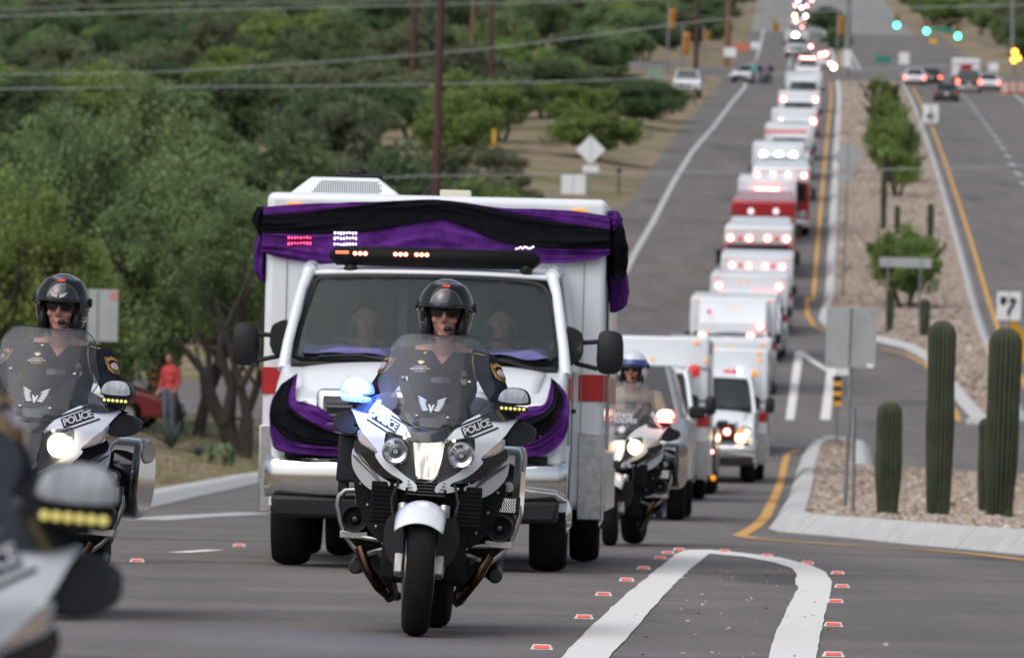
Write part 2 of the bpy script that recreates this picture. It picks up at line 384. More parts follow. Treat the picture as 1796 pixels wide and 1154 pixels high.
def sheet(mb, poly, lift, sp, mi=0, zf=zr):
    "flat sheet over an x,y outline, following the road's profile"
    poly = resample(poly, sp); n = len(poly); pts = [Vector(p) for p in poly]; ys = [p[1] for p in poly]; xs = [p[0] for p in poly]
    y = min(ys)+sp*.5
    while y < max(ys):
        x = min(xs)+sp*.3
        while x < max(xs):
            if inside(x, y, poly) and all((x-p[0])**2+(y-p[1])**2 > (.5*sp)**2 for p in poly): pts.append(Vector((x, y)))
            x += sp
        y += sp
    V, E, FF = delaunay_2d_cdt(pts, [(i, (i+1) % n) for i in range(n)], [], 1, 1e-6)[:3]
    return mb.add([(p.x, p.y, zf(p.y)+lift) for p in V], [tuple(t) for t in FF], mi)
def gx(p, dz=0): q = G(p[0], p[1], dz); return (q.x, q.y)
def paint(name, rgb, wear):
    mt = bpy.data.materials.new(name); mt.use_nodes = True; N = mt.node_tree.nodes; L = mt.node_tree.links; b = N['Principled BSDF']; b.inputs['Roughness'].default_value = .65
    tc = N.new('ShaderNodeTexCoord'); n = N.new('ShaderNodeTexNoise'); n.inputs['Scale'].default_value = 18; n.inputs['Detail'].default_value = 8; n.inputs['Roughness'].default_value = .7; L.new(tc.outputs['Object'], n.inputs[0])
    r = N.new('ShaderNodeValToRGB'); e = r.color_ramp.elements; e[0].position = .30; e[0].color = (.2, .19, .185, 1); e[1].position = .30+wear; e[1].color = (*[c*.93 for c in rgb], 1); q = e.new(.75); q.color = (*rgb, 1)
    L.new(n.outputs[0], r.inputs[0]); L.new(r.outputs[0], b.inputs['Base Color']); MATS[name] = mt; return mt
w_paint = paint('white_paint', (.74, .73, .70), .06); y_paint = paint('yellow_paint', (.62, .33, .06), .12); w_worn = paint('worn_white_paint', (.52, .52, .51), .2)
def line(name, pts, wd, mt, lift=.006, step=1.5):
    "a painted line: pts are x,y; wd its width"
    mb = MB(); q = []
    for i in range(len(pts)-1):
        a, b = Vector(pts[i]), Vector(pts[i+1]); k = max(1, int((b-a).length/step))
        q += [a+(b-a)*j/k for j in range(k)]
    q.append(Vector(pts[-1])); vs = []
    for i, p in enumerate(q):
        t = (q[min(i+1, len(q)-1)]-q[max(i-1, 0)]).normalized(); nrm = Vector((-t.y, t.x)); ww = wd*(1+.08*noise.noise(Vector((p.x*3, p.y*3, 1))))
        for s_ in (-.5, .5): r_ = p+nrm*ww*s_; vs.append((r_.x, r_.y, zr(r_.y)+lift))
    mb.add(vs, [(2*i, 2*i+1, 2*i+3, 2*i+2) for i in range(len(q)-1)])
    return tag(mb.build(name, mt), kind='structure')
def c6(p): return (880+p[0]/1.9607, 900+p[1]/1.9607)
def c5(p): return (1280+p[0]/2.622, 560+p[1]/2.622)
# the splitter marking in front of the island
gore = [(100, 590), (205, 498), (330, 370), (440, 270), (540, 190), (600, 140), (640, 127), (720, 127), (840, 139), (960, 154), (1060, 179), (1115, 205), (1137, 240), (1125, 300), (1100, 400), (1082, 498), (1070, 600),
        (900, 600), (918, 498), (940, 420), (968, 360), (1020, 257), (1009, 245), (1015, 215), (1000, 192), (940, 171), (830, 151), (715, 140), (650, 192), (590, 250), (490, 360), (440, 425), (365, 498), (270, 600)]
mb = MB(); gp = resample([gx(c6(p)) for p in gore], .5)
gp = [(x+.012*noise.noise(Vector((x*9, y*3, 0))), y) for x, y in gp]
sheet(mb, gp, .006, .8); tag(mb.build('splitter_marking', w_paint), kind='structure')
mb = MB()
for pl in ([(300, 148), (338, 148), (440, 222), (545, 226), (545, 258), (482, 258), (462, 462), (416, 462), (446, 240), (334, 172), (296, 462), (256, 462)],):
    sheet(mb, [gx(c5(p)) for p in pl], .006, 1.0)
tag(mb.build('turn_bay_marking', w_paint), kind='structure')
line('island_yellow_line', [gx(c5(p)) for p in [(1700, 1150), (1353, 1107), (1100, 1078), (900, 1060), (560, 1043), (300, 1024), (110, 1008), (45, 996), (75, 978), (115, 955), (165, 905), (205, 820), (235, 740), (252, 660), (266, 618), (318, 602)]], .15, y_paint, step=.6)
line('median_yellow_line', [gx((1449, 582)), gx((1428, 572)), gx((1416, 552)), gx((1416, 520))]+[(x0(y)+.02, y) for y in range(256, 575, 6)], .16, y_paint)
line('median_yellow_line', [(x0(y)+6.55, y) for y in range(196, 560, 6)], .16, y_paint)
line('opening_yellow_line', [gx(p) for p in [(1545, 612), (1590, 622), (1625, 640), (1660, 690), (1682, 738)]], .15, y_paint)
line('edge_line', [gx(p) for p in [(1085, 500), (1112, 446), (1145, 390), (1180, 322), (1215, 265), (1250, 225), (1280, 185), (1305, 155)]]+[(x0(y)-7.0, y) for y in (600, 700, 800, 900)], .26, w_worn)
line('lane_dash', [gx((312, 970)), gx((378, 965))], .16, w_paint, step=.3); line('stop_line', [gx((250, 912)), gx((330, 906)), gx((450, 900))], .5, w_worn, step=.4)
line('lane_line', [(x0(y)-3.62, y) for y in range(640, 900, 8)], .2, w_worn)
for y in range(230, 560, 12): line('lane_dash', [(x0(y)+10.3, y), (x0(y)+10.3, y+5)], .2, w_worn)
for y in range(640, 900, 6): line('far_lane_line', [(x0(y)+(3.0), y), (x0(y)+3.0, y+5.9)], .3, w_worn)
line('far_edge_line', [(x0(y)+14.3, y) for y in range(300, 580, 8)], .2, w_worn)
# kerbs
conc = mat('kerb_concrete', (.47, .475, .475), .85, var=.14, vs=5, bump=.25, bs=70)
def kerb_mesh(path, inward, a=0, b=None, w=.3, h=.15):
    "path: x,y points; inward +1 if the raised ground lies to the left of the path"
    mb = MB(); prof = [(.02, -.05), (0, .015), (.10, h*.6), (.15, h*.85), (.19, h*.97), (.23, h), (w, h), (w, -.02)]; vs = []; n = len(prof)
    for i, p in enumerate(path):
        p = Vector(p); t = (Vector(path[min(i+1, len(path)-1)])-Vector(path[max(i-1, 0)])).normalized(); nr = Vector((-t.y, t.x))*inward
        for (d, z) in prof: q = p+nr*d; vs.append((q.x, q.y, zr(p.y)+z))
    mb.add(vs, [(i*n+j, i*n+j+1, (i+1)*n+j+1, (i+1)*n+j) for i in range(len(path)-1) for j in range(n-1)]+[tuple(range(n)), tuple((len(path)-1)*n+j for j in range(n-1, -1, -1))])
    return mb
def dens(pts, st):
    out = []
    for i in range(len(pts)-1):
        a, b = Vector(pts[i]), Vector(pts[i+1]); k = max(1, int((b-a).length/st)); out += [tuple(a+(b-a)*j/k) for j in range(k)]
    return out+[tuple(pts[-1])]
def kerb(name, pts, inward, seglen=None, st=1.0, **kw):
    pth = dens(pts, st)
    if not seglen: return tag(kerb_mesh(pth, inward, **kw).build(name, conc, ang=50), kind='structure')
    root = tag(empty(name, (pth[0][0], pth[0][1], zr(pth[0][1]))), kind='structure')
    k = int(seglen/st); base = Matrix.Translation(-root.location)
    for i in range(0, len(pth)-1, k):
        sg = pth[i:i+k+1]
        if len(sg) < 2: break
        a, b = Vector(sg[-2]), Vector(sg[-1]); sg = sg[:-1]+[tuple(b-(b-a).normalized()*.022)]
        kerb_mesh(sg, inward, **kw).move(base).build('kerb_segment', conc, root, ang=50)
    return root
isl_l = [(1418, 785), (1408, 797), (1395, 832), (1378, 882), (1356, 918)]
isl_f = [(1356, 918), (1348, 928), (1366, 934), (1450, 941), (1600, 957), (1796, 975), (1990, 994)]
isl_b = [(1533, 830), (1525, 787), (1470, 780), (1418, 785)]
kerb('island_kerb', [gx(p) for p in isl_b+isl_l[1:]+isl_f[1:]], 1, 2.4, .4, w=.40, h=.21)
kerb('island_back_kerb', [gx(p) for p in [(2000, 858), (1796, 846), (1600, 833), (1533, 830)]], 1, w=.3)
mn = [gx(p) for p in [(1440, 540), (1436, 560), (1446, 577), (1490, 588), (1540, 600), (1585, 611), (1620, 631), (1650, 668), (1680, 708), (1712, 744)]]
mnl = [(x0(y)+.45, y) for y in range(575, int(mn[0][1])+4, -6)]; mnr = [(x0(y)+6.1, y) for y in range(int(mn[-1][1])+3, 578, 6)]
kerb('median_kerb', mnl+mn, 1, w=.34); kerb('median_kerb', [mn[-1]]+mnr, 1, w=.3)
kerb('far_median_kerb', [(x0(y)+.6, y) for y in range(1000, 640, -10)], 1); kerb('far_median_kerb', [(x0(y)+2.4, y) for y in range(640, 1000, 10)], 1)
kerb('verge_kerb', VK+[(x0(y)+road_left(y), y) for y in range(int(VK[-1][1])+6, 154, 6)]+[(x0(157)-9.4, 157), (x0(161)-11, 161), (x0(163)-15, 163)], 1, w=.4)
# gravel beds and stones
grav = mat('gravel_bed', (.30, .235, .19), .95, var=.45, vs=9, bump=.9, bs=26, spec=.1, tint=(.36, .30, .25))
isl = [gx(p) for p in isl_b+isl_l[1:]+isl_f[1:]]+[gx(p) for p in [(2000, 858), (1796, 846), (1600, 833)]]
def inset(poly, d):
    ar = sum(poly[i][0]*poly[(i+1) % len(poly)][1]-poly[(i+1) % len(poly)][0]*poly[i][1] for i in range(len(poly))); s = 1 if ar > 0 else -1; out = []
    for i, p in enumerate(poly):
        a, b = Vector(poly[i-1]), Vector(poly[(i+1) % len(poly)]); t = (b-a).normalized(); out.append((p[0]-t.y*d*s, p[1]+t.x*d*s))
    return out
mb = MB(); sheet(mb, inset(isl, .25), .165, .9); tag(mb.build('island_gravel', grav), kind='structure')
med = mnl[::-1][::-1]+mn+mnr
mb = MB(); sheet(mb, inset(med, .24), .115, 2.0); tag(mb.build('median_gravel', grav), kind='structure')
mb = MB(); sheet(mb, [(x0(y)+.7, y) for y in range(1000, 640, -10)]+[(x0(y)+2.3, y) for y in range(640, 1000, 10)], .1, 2.0); tag(mb.build('far_median_gravel', grav), kind='structure')
stone_m = [mat('stone_%s' % n_, c_, .9, var=.25, vs=12, spec=.15) for n_, c_ in (('tan', (.38, .29, .22)), ('grey', (.36, .33, .30)), ('rust', (.26, .17, .12)), ('pale', (.52, .47, .42)))]
def stones(name, poly, n, s0, s1, lift, bias=None, parent=None):
    mb = MB(); ys = [p[1] for p in poly]; xs = [p[0] for p in poly]; k = 0; tries = 0
    oct_ = [(1, 0, 0), (-1, 0, 0), (0, 1, 0), (0, -1, 0), (0, 0, 1), (0, 0, -1), (.66, .66, .4), (-.66, .66, .4), (.66, -.66, .4), (-.66, -.66, .4)]
    of = [(4, 6, 7), (4, 8, 9), (6, 4, 8), (7, 4, 9)][0:0]+[(0, 6, 8), (1, 9, 7), (2, 7, 6), (3, 8, 9), (4, 6, 7), (4, 8, 6), (4, 9, 8), (4, 7, 9), (0, 2, 6), (1, 7, 2), (0, 8, 3), (1, 3, 9)]
    while k < n and tries < n*20:
        tries += 1; u = random.random(); y = min(ys)+(max(ys)-min(ys))*(u**bias if bias else u); x = random.uniform(min(xs), max(xs))
        if not inside(x, y, poly): continue
        s = random.uniform(s0, s1)*(1.5 if random.random() < .08 else 1); rm = rotm(random.uniform(-.5, .5), random.uniform(-.5, .5), random.uniform(0, 6.3)); z = zr(y)+lift
        j = [random.uniform(.75, 1.25) for _ in oct_]
        mb.add([Vector((x, y, z))+rm @ Vector((v[0]*s*j[i], v[1]*s*.75*j[i], v[2]*s*.55*j[i])) for i, v in enumerate(oct_)], of, random.choices((0, 1, 2, 3), (5, 3, 2, 2))[0]); k += 1
    o = mb.build(name, stone_m, parent, flat=True); return tag(o, kind='stuff')
def shrink(poly, d):
    cx = sum(p[0] for p in poly)/len(poly); cy = sum(p[1] for p in poly)/len(poly); return [(cx+(p[0]-cx)*(1-d), cy+(p[1]-cy)*(1-d*.5)) for p in poly]
tag(stones('gravel_stones', inset(isl, .4), 17000, .022, .05, .18, 1.7), 'brown and grey stones covering the near island beside the cacti', 'gravel')
tag(stones('median_stones', inset(med, .4), 9000, .04, .10, .12, 1.6), 'small brown stones spread over the long median strip', 'gravel')
rp = [gx(c6(p)) for p in [(330, 480), (620, 200), (1010, 180), (1100, 300), (1400, 480), (1100, 590)]]
o = stones('loose_grit', rp, 90, .004, .014, .006); tag(o, 'scattered dark grit lying on the asphalt around the white splitter marking', 'grit')
# raised markers
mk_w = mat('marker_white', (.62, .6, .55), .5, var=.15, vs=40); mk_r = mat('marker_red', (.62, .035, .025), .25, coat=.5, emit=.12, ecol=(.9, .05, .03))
mbw = MB().box((0, 0, .011), (.105, .1, .022), top=(.74, .55)); mbr = MB().box((0, -.0445, .0125), (.07, .006, .014), rot=rotm(R(-24)))
mew, mer = mbw.mesh('marker_body', mk_w, 20), mbr.mesh('reflector', mk_r, 20)
mks = [c6(p) for p in [(138, 467), (283, 362), (350, 283), (430, 233), (488, 192), (545, 157), (572, 139), (610, 128), (766, 133), (913, 149), (1052, 174), (1155, 209), (1170, 255), (1147, 307), (1140, 388), (1140, 492)]]
for i, p in enumerate(mks+[(241, 985), (420, 958)]):
    q = G(*p); e = empty('pavement_marker', (q.x, q.y, zr(q.y)+.001), (0, 0, -.047), group='red raised pavement markers')
    lb = 'red raised pavement marker set along the straight leg of the white splitter marking' if i < 8 else 'red raised pavement marker set along the curved leg of the white splitter marking' if i < 16 else 'red raised pavement marker on the lane beside the police motorcycles'
    tag(e, lb, 'road marker')
    link_obj('marker_body', mew, e); link_obj('reflector', mer, e)
# ------------------------------------------------------------------ police motorcycle (faces -y, front tyre touches the ground at the origin)
white = mat('white_lacquer', (.72, .745, .78), .22, coat=.6, var=.05, vs=3, rvar=.06)
blackp = mat('black_plastic', (.014, .014, .016), .5, var=.2, vs=30, rvar=.12, spec=.25)
blackg = mat('black_gloss', (.009, .009, .011), .09, coat=1, rvar=.03)
engb = mat('engine_black', (.008, .008, .009), .65, spec=.12, var=.4, vs=14); graphite = mat('graphite_panel', (.05, .05, .055), .3, coat=.3)
rubber = mat('tyre_rubber', (.012, .012, .012), .9, var=.3, vs=25, bump=.3, bs=120, spec=.12)
steel = mat('brushed_steel', (.33, .32, .31), .38, 1, var=.15, vs=20, rvar=.1)
chrome = mat('chrome', (.75, .76, .78), .06, 1, rvar=.04)
castal = mat('cast_aluminium', (.38, .37, .36), .45, .9, var=.2, vs=20)
exh = mat('heated_exhaust', (.055, .034, .02), .26, 1, var=.5, vs=8)
silver = mat('silver_decal', (.55, .56, .58), .4)
screen = glass('windscreen_perspex', (.88, .89, .92), .0, haze=.04, ior=1.3); vclear = glass('visor_glass', (.62, .62, .64), .01, haze=.01, ior=1.5); smoke = glass('smoked_perspex', (.42, .43, .47), .04, haze=.05)
clear = glass('clear_lens', (.9, .92, .95), .06)
refl = mat('lamp_reflector', (.6, .6, .62), .12, 1, var=.25, vs=40)
amber_l = mat('amber_indicator', (.55, .42, .33), .3, coat=.4, var=.25, vs=60)
yled = mat('yellow_led', (.6, .52, .2), .3, emit=.35, ecol=(.85, .72, .16))
bluelit = mat('blue_strobe_lit', (.1, .2, 1), .3, emit=3.2, ecol=(.07, .2, 1)); bluehot = mat('blue_strobe_core', (.8, .85, 1), .3, emit=22, ecol=(.5, .64, 1))
redlit = mat('red_strobe_lit', (1, .15, .1), .3, emit=5, ecol=(1, .1, .06)); redhot = mat('red_strobe_core', (1, .6, .5), .3, emit=9, ecol=(1, .42, .33))
whitehot = mat('white_strobe_lit', (1, 1, 1), .3, emit=6, ecol=(1, .97, .86))
lensg = mat('clear_strobe_lens', (.32, .34, .38), .12, coat=.6, var=.45, vs=35, stretch=(1, 1, .3))
def _headlamp(name, col, st):
    mt = mat(name, (.8, .8, .78), .2); N = mt.node_tree.nodes; L = mt.node_tree.links; b = N['Principled BSDF']
    tc = N.new('ShaderNodeTexCoord'); mp = N.new('ShaderNodeMapping'); mp.inputs['Scale'].default_value = (60, 10, 9); L.new(tc.outputs['Object'], mp.inputs[0])
    n = N.new('ShaderNodeTexNoise'); n.inputs['Scale'].default_value = 1; n.inputs['Detail'].default_value = 3; L.new(mp.outputs[0], n.inputs[0])
    mr = N.new('ShaderNodeMapRange'); mr.inputs[1].default_value = .36; mr.inputs[2].default_value = .66; mr.inputs[3].default_value = st*.2; mr.inputs[4].default_value = st; L.new(n.outputs[0], mr.inputs[0])
    b.inputs['Emission Color'].default_value = (*col, 1); L.new(mr.outputs[0], b.inputs['Emission Strength']); return mt
headlit = _headlamp('headlamp_lit', (1, .88, .68), 1.25); beam = mat('lamp_beam', (1, .95, .85), .2, emit=12, ecol=(1, .86, .62)); warm = mat('parking_bulb', (1, .8, .5), .3, emit=4, ecol=(1, .7, .35))
CA, SA = math.cos(R(3.8)), math.sin(R(3.8))
def bp(px, py):
    dx, dy = px-740, 1115-py; return ((dx*CA-dy*SA)/370, (dx*SA+dy*CA)/370)
def z1(p): return bp(560+p[0]/3.2045, 460+p[1]/3.2056)
def Z(*ps): return [z1(p) for p in ps]
def ys(x, z):
    a = abs(x); y = .12+1.05*a**1.5
    if z > .95: y += (z-.95)*.75
    if z < .82: y += (.82-z)*.22
    return y
def yo(d): return lambda x, z: ys(x, z)+d
def ywind(x, z): return .235+(z-.97)*.72+.9*x*x
def tyre(mb, c, R_, w, n=40, mi=0):
    h = w/2; prof = [(R_-.11, -h*.62), (R_-.075, -h*.93), (R_-.04, -h), (R_-.016, -h*.8), (R_-.004, -h*.42), (R_, 0), (R_-.004, h*.42), (R_-.016, h*.8), (R_-.04, h), (R_-.075, h*.93), (R_-.11, h*.62)]
    return mb.lathe(prof, c, (1, 0, 0), n, mi)
def wheel_spokes(mb, c, R_, w, k=5):
    mb.lathe([(R_-.12, -w*.36), (R_-.095, -w*.42), (R_-.115, 0), (R_-.095, w*.42), (R_-.12, w*.36), (R_-.135, 0), (R_-.12, -w*.36)], c, (1, 0, 0), 36)
    mb.lathe([(.0, -w*.4), (.045, -w*.4), (.055, 0), (.045, w*.4), (0, w*.4)], c, (1, 0, 0), 20)
    for i in range(k*2):
        th = 2*math.pi*(i//2)/k+(.14 if i % 2 else -.14); d = Vector((0, math.cos(th), math.sin(th))); mb.tube([Vector(c)+d*.04, Vector(c)+d*(R_-.125)], [.016, .011], 6)
def make_bike():
    b = empty('police_motorcycle')
    # front wheel, steered a touch
    fw = empty('front_wheel'); fw.parent = b; fw.location = (0, 0, .302); fw.rotation_euler = (0, 0, R(5))
    tyre(MB(), (0, 0, 0), .302, .128).build('tyre', rubber, fw, 60)
    m_ = MB(); wheel_spokes(m_, (0, 0, 0), .302, .1); m_.build('rim', castal, fw)
    for s in (-1, 1): MB().lathe([(.09, s*.066), (.16, s*.066), (.16, s*.072), (.09, s*.072), (.09, s*.066)], (0, 0, 0), (1, 0, 0), 28).build('brake_disc', steel, fw)
    rw = empty('rear_wheel'); rw.parent = b; rw.location = (0, 1.485, .312)
    tyre(MB(), (0, 0, 0), .312, .18).build('tyre', rubber, rw, 60); m_ = MB(); wheel_spokes(m_, (0, 0, 0), .312, .15); m_.build('rim', castal, rw)
    # fork, mudguard, calipers
    for s in (-1, 1):
        MB().tube([(s*.092, .0, .30), (s*.095, .05, .46), (s*.098, .11, .62)], [.028, .03, .027], 12).build('fork_leg', steel, b)
        MB().box((s*.096, -.015, .335), (.042, .07, .1), rotm(R(-18))).box((s*.09, .04, .30), (.035, .05, .05)).build('brake_caliper', castal, b, bevel=.008)
        MB().panel([(s*.07, .30), (s*.16, .36), (s*.185, .48), (s*.16, .57), (s*.09, .57), (s*.075, .4)], lambda x, z: -.04+.6*(abs(x)-.07), .05, .03).build('fork_guard', blackp, b)
    def fend(u, v):
        th = R(-8+118*u); x = (v-.5)*2; hw = .122*(1-.15*(1-u)**2); r = .352+.018*(1-x*x)-.012*abs(x)**4
        return (x*hw, -r*math.cos(th)*1.0+.01, .302+r*math.sin(th)*.93-.035*x*x*math.sin(th))
    def fend2(u, v):
        x, y, z = fend(.44+.56*u, v); return (x, y, z)
    m_ = MB(); m_.grid(fend2, 14, 12); o = m_.build('front_mudguard', white, b, 60); sd_ = o.modifiers.new('t', 'SOLIDIFY'); sd_.thickness = .006
    # head lamp
    hl = Z((528, 1006), (600, 1012), (665, 1012), (738, 1004), (726, 1090), (702, 1180), (678, 1215), (628, 1236), (586, 1215), (560, 1180), (538, 1090))
    h = MB().panel(hl, yo(.045), .03, .02, sm=1).build('headlamp', headlit, b)
    cx = sum(p[0] for p in hl)/len(hl); cz = sum(p[1] for p in hl)/len(hl)
    ring = [(cx+(p[0]-cx)*1.06, .0, cz+(p[1]-cz)*1.05) for p in [(q[0], q[1]) for q in chaikin(hl, 2)]]
    MB().tube([(p[0], ys(p[0], p[2])+.04, p[2]) for p in ring], .007, 8, closed=True).build('bezel', chrome, h)
    MB().panel([(cx+(p[0]-cx)*1.0, cz+(p[1]-cz)*1.0) for p in hl], yo(.033), .004, .03).build('lens', clear, h)
    # nose: black band over the lamp, dark well under it
    nose = Z((512, 935), (640, 965), (768, 935), (750, 1003), (640, 1016), (520, 1003)); MB().panel(nose, yo(.0), .06, .03).build('nose_band', blackg, b)
    und = Z((545, 1290), (560, 1190), (590, 1222), (628, 1244), (676, 1222), (704, 1190), (712, 1290), (628, 1310)); MB().panel(und, yo(.075), .05, .03).build('nose_intake', blackp, b)
    # fairing halves
    WU = Z((744, 1004), (770, 965), (830, 900), (945, 838), (1030, 850), (1145, 878), (1114, 905), (1064, 985), (1000, 1043), (930, 1106), (958, 1118), (905, 1178), (845, 1217), (772, 1242), (765, 1262), (825, 1268), (800, 1290), (735, 1300), (678, 1296), (690, 1248), (760, 1216), (840, 1164), (889, 1108), (908, 1050), (903, 975), (850, 986))
    HD = Z((738, 1006), (850, 985), (906, 970), (914, 1050), (893, 1112), (843, 1170), (762, 1222), (690, 1254), (704, 1180), (726, 1092))
    TSg = Z((932, 1108), (1000, 1042), (1064, 985), (1074, 1015), (1052, 1066), (985, 1092))
    MR = Z((1070, 985), (1112, 905), (1160, 893), (1225, 925), (1238, 950), (1226, 1006), (1142, 1036), (1080, 1026))
    BPn = Z((945, 1110), (985, 1094), (1054, 1067), (1075, 1040), (1092, 1090), (1062, 1128), (1000, 1180), (900, 1240), (775, 1245), (848, 1218), (905, 1178))
    LF = Z((825, 1270), (900, 1242), (1000, 1182), (1062, 1130), (1088, 1090), (1092, 1150), (1076, 1222), (1000, 1302), (915, 1337), (880, 1312))
    SB = Z((690, 1262), (825, 1272), (880, 1312), (915, 1337), (1000, 1302), (1072, 1228), (1060, 1330), (1010, 1450), (930, 1580), (800, 1640), (690, 1600))
    DF = Z((862, 850), (872, 760), (905, 748), (985, 775), (1080, 835), (1146, 870), (1064, 895), (960, 888))
    BR = Z((860, 648), (880, 640), (890, 690), (850, 770), (790, 865), (757, 892), (722, 846), (790, 760))
    for s in (-1, 1):
        k = lambda pl: [(s*p[0], p[1]) for p in (pl if s > 0 else pl[::-1])]
        wf = MB().panel(k(WU), yo(0), .012, .022, sm=1).build('fairing', white, b, 50)
        MB().panel(k(HD), yo(.016), .02, .025).build('lamp_well', graphite, b)
        c_ = (s*.157, ys(.157, .867)-.022, .867); rl = MB().lathe([(.0, .02), (.03, .012), (.046, -.004), (.054, -.008), (.058, .002), (.06, .06)], c_, (0, 1, 0), 28).build('auxiliary_lamp', refl, b, 60)
        MB().lathe([(.0, -.004), (.012, -.004), (.014, .012)], c_, (0, 1, 0), 14).build('bulb', lensg, rl)
        MB().lathe([(.055, -.006), (.06, -.012), (.065, -.006), (.065, .01)], c_, (0, 1, 0), 28).build('trim_ring', chrome, rl)
        q = (s*.118, 0, .936); MB().ell((q[0], ys(q[0], q[2])+.012, q[2]), .008, 10, 6).build('parking_light', warm, b)
        MB().panel(k(TSg), yo(-.012), .03, .02).build('indicator', clear if 0 else lensg, b)
        sh = [(p[0]*.75+.25*sum(x for x, _ in TSg)/6*1-.0, p[1]*.7+.3*sum(z for _, z in TSg)/6) for p in TSg]; MB().panel(k(sh), yo(-.016), .005, .02).build('indicator_bulb', amber_l, b)
        mr = MB().panel(k(MR), lambda x, z: ys(x, z)+.02+2.5*((abs(x)-.44)**2), .11, .03).build('mirror', blackp, b, 60, bevel=.008)
        MB().panel([(p[0]*.93+s*.031, p[1]*.8+.2*sum(z for _, z in MR)/len(MR)) for p in k(MR)], lambda x, z: ys(x, z)+.135, .004, .04).build('mirror_glass', chrome, mr)
        MB().panel(k(BPn), yo(.01), .012, .025).build('side_graphic', blackg, b)
        MB().panel(k(LF), yo(.02), .012, .025).build('lower_fairing', mat('grey_lacquer', (.46, .475, .50), .22, coat=.5), b)
        for (a_, c2) in (((1078, 1110), (905, 1262)), ((1084, 1140), (885, 1290))):
            p, q2 = z1(a_), z1(c2); pts = [(s*(p[0]+(q2[0]-p[0])*i/8), 0, p[1]+(q2[1]-p[1])*i/8+.012*math.sin(i/8*math.pi)) for i in range(9)]
            MB().tube([(x, ys(x, z)+.019, z) for x, _, z in pts], [.003, .007, .009, .009, .009, .008, .007, .005, .002], 6).build('pinstripe', blackg, b)
        MB().panel(k(SB), lambda x, z: .30+.5*abs(x)+.15*noise.noise(Vector((x*8, z*8, 0)))*.15, .3, .05).build('side_body', engb, b)
        MB().panel(k(DF), lambda x, z: ywind(x, z)-.035+.2*(abs(x)-.2), .004, .03).build('hand_deflector', smoke, b)
        MB().panel(k(BR), lambda x, z: ywind(x, z)+.012, .018, .03).build('screen_bracket', blackp, b)
        for zz in ((862, 668), (747, 872)):
            p = z1(zz); MB().lathe([(0, -.004), (.008, -.003), (.009, .004)], (s*p[0], ywind(p[0], p[1])-.004, p[1]), (0, 1, 0), 10).build('screen_bolt', chrome, b)
        # decal: black stripes and lettering
        ctr = z1((915, 925)); an = R(27)*s; rot = lambda x, z: (ctr[0]*s+x*math.cos(an)-z*math.sin(an), ctr[1]+x*math.sin(an)+z*math.cos(an))
        m_ = MB(); m_.panel([rot(-.072, -.026), rot(.07, -.026), rot(.07, .026), rot(-.072, .026)], yo(-.003), .002, .02, sm=0)
        m_.panel([rot(-.115 if s > 0 else -.09, -.045), rot(.09 if s > 0 else .115, -.045), rot(.09 if s > 0 else .115, -.036), rot(-.115 if s > 0 else -.09, -.036)], yo(-.003), .002, .02, sm=0)
        m_.panel([rot(-.11 if s > 0 else -.07, .033), rot(.07 if s > 0 else .11, .033), rot(.07 if s > 0 else .11, .042), rot(-.11 if s > 0 else -.07, .042)], yo(-.003), .002, .02, sm=0)
        m_.build('decal_band', blackg, b)
        tm = text_mesh('POLICE', .047, .001, silver, .0012, sp=.92); Mx = Matrix.Translation((ctr[0]*s, -.0065, ctr[1])) @ Matrix.Rotation(-an, 4, 'Y') @ Matrix.Diagonal((.92, 1, 1.05, 1))
        link_obj('police_lettering', lay_text(tm, Mx, ys), b)
        # crash bars, horn speakers, steps
        loop = [(325, 1535), (300, 1440), (262, 1330), (238, 1295), (200, 1282), (150, 1284), (114, 1316), (103, 1366), (120, 1456), (146, 1536), (192, 1601), (245, 1654)]
        lp = [(-z1(p)[0], z1(p)[1]) for p in loop]
        MB().tube([(s*x, .52-.1*max(0, .42-x)+.02*i/12, z) for i, (x, z) in enumerate(lp)], .0155, 10).tube([(s*lp[-1][0], .54, lp[-1][1]), (s*.22, .42, lp[-1][1]+.03), (s*.12, .4, lp[-1][1]+.055)], .014, 10).tube([(s*lp[9][0], .53, lp[9][1]+.0), (s*.25, .45, lp[9][1]-.012), (s*.12, .42, lp[9][1]-.02)], .013, 10).build('crash_bar', steel, b, 60)
        spc = z1((205, 1446)); spc = (-spc[0], spc[1])
        sp_ = MB().lathe([(0, .03), (.018, .012), (.02, .0), (.03, .02), (.05, .008), (.057, -.01), (.063, -.012), (.066, 0), (.066, .09), (.04, .12)], (s*spc[0], .47, spc[1]), (0, 1, 0), 24).build('siren_speaker', blackp, b, 50)
        MB().box((s*(spc[0]-.0), .53, spc[1]-.078), (.135, .12, .035)).build('speaker_bracket', castal, sp_, bevel=.004)
        MB().lathe([(0, -.001), (.012, .002), (.017, .015)], (s*spc[0], .47, spc[1]), (0, 1, 0), 12).build('speaker_cone', graphite, sp_)
        # cylinder, exhaust header, foot peg, pannier
        MB().box((s*.26, .68, .47), (.2, .22, .17), top=(.9, .9)).box((s*.355, .68, .46), (.05, .17, .14)).build('cylinder_head', blackp, b, bevel=.02)
        MB().tube([(s*.31, .42, .39), (s*.27, .36, .30), (s*.21, .4, .215), (s*.17, .6, .17), (s*.15, .95, .16)], .026, 12).build('exhaust_header', exh, b, 60)
        MB().panel([(s*.13, .17), (s*.17, .12), (s*.22, .22), (s*.29, .36), (s*.26, .39), (s*.18, .29)], lambda x, z: .55, .35, .05).build('belly_cover', blackp, b)
        MB().tube([(s*.2, .78, .30), (s*.33, .78, .29)], .012, 8).build('foot_peg', steel, b)
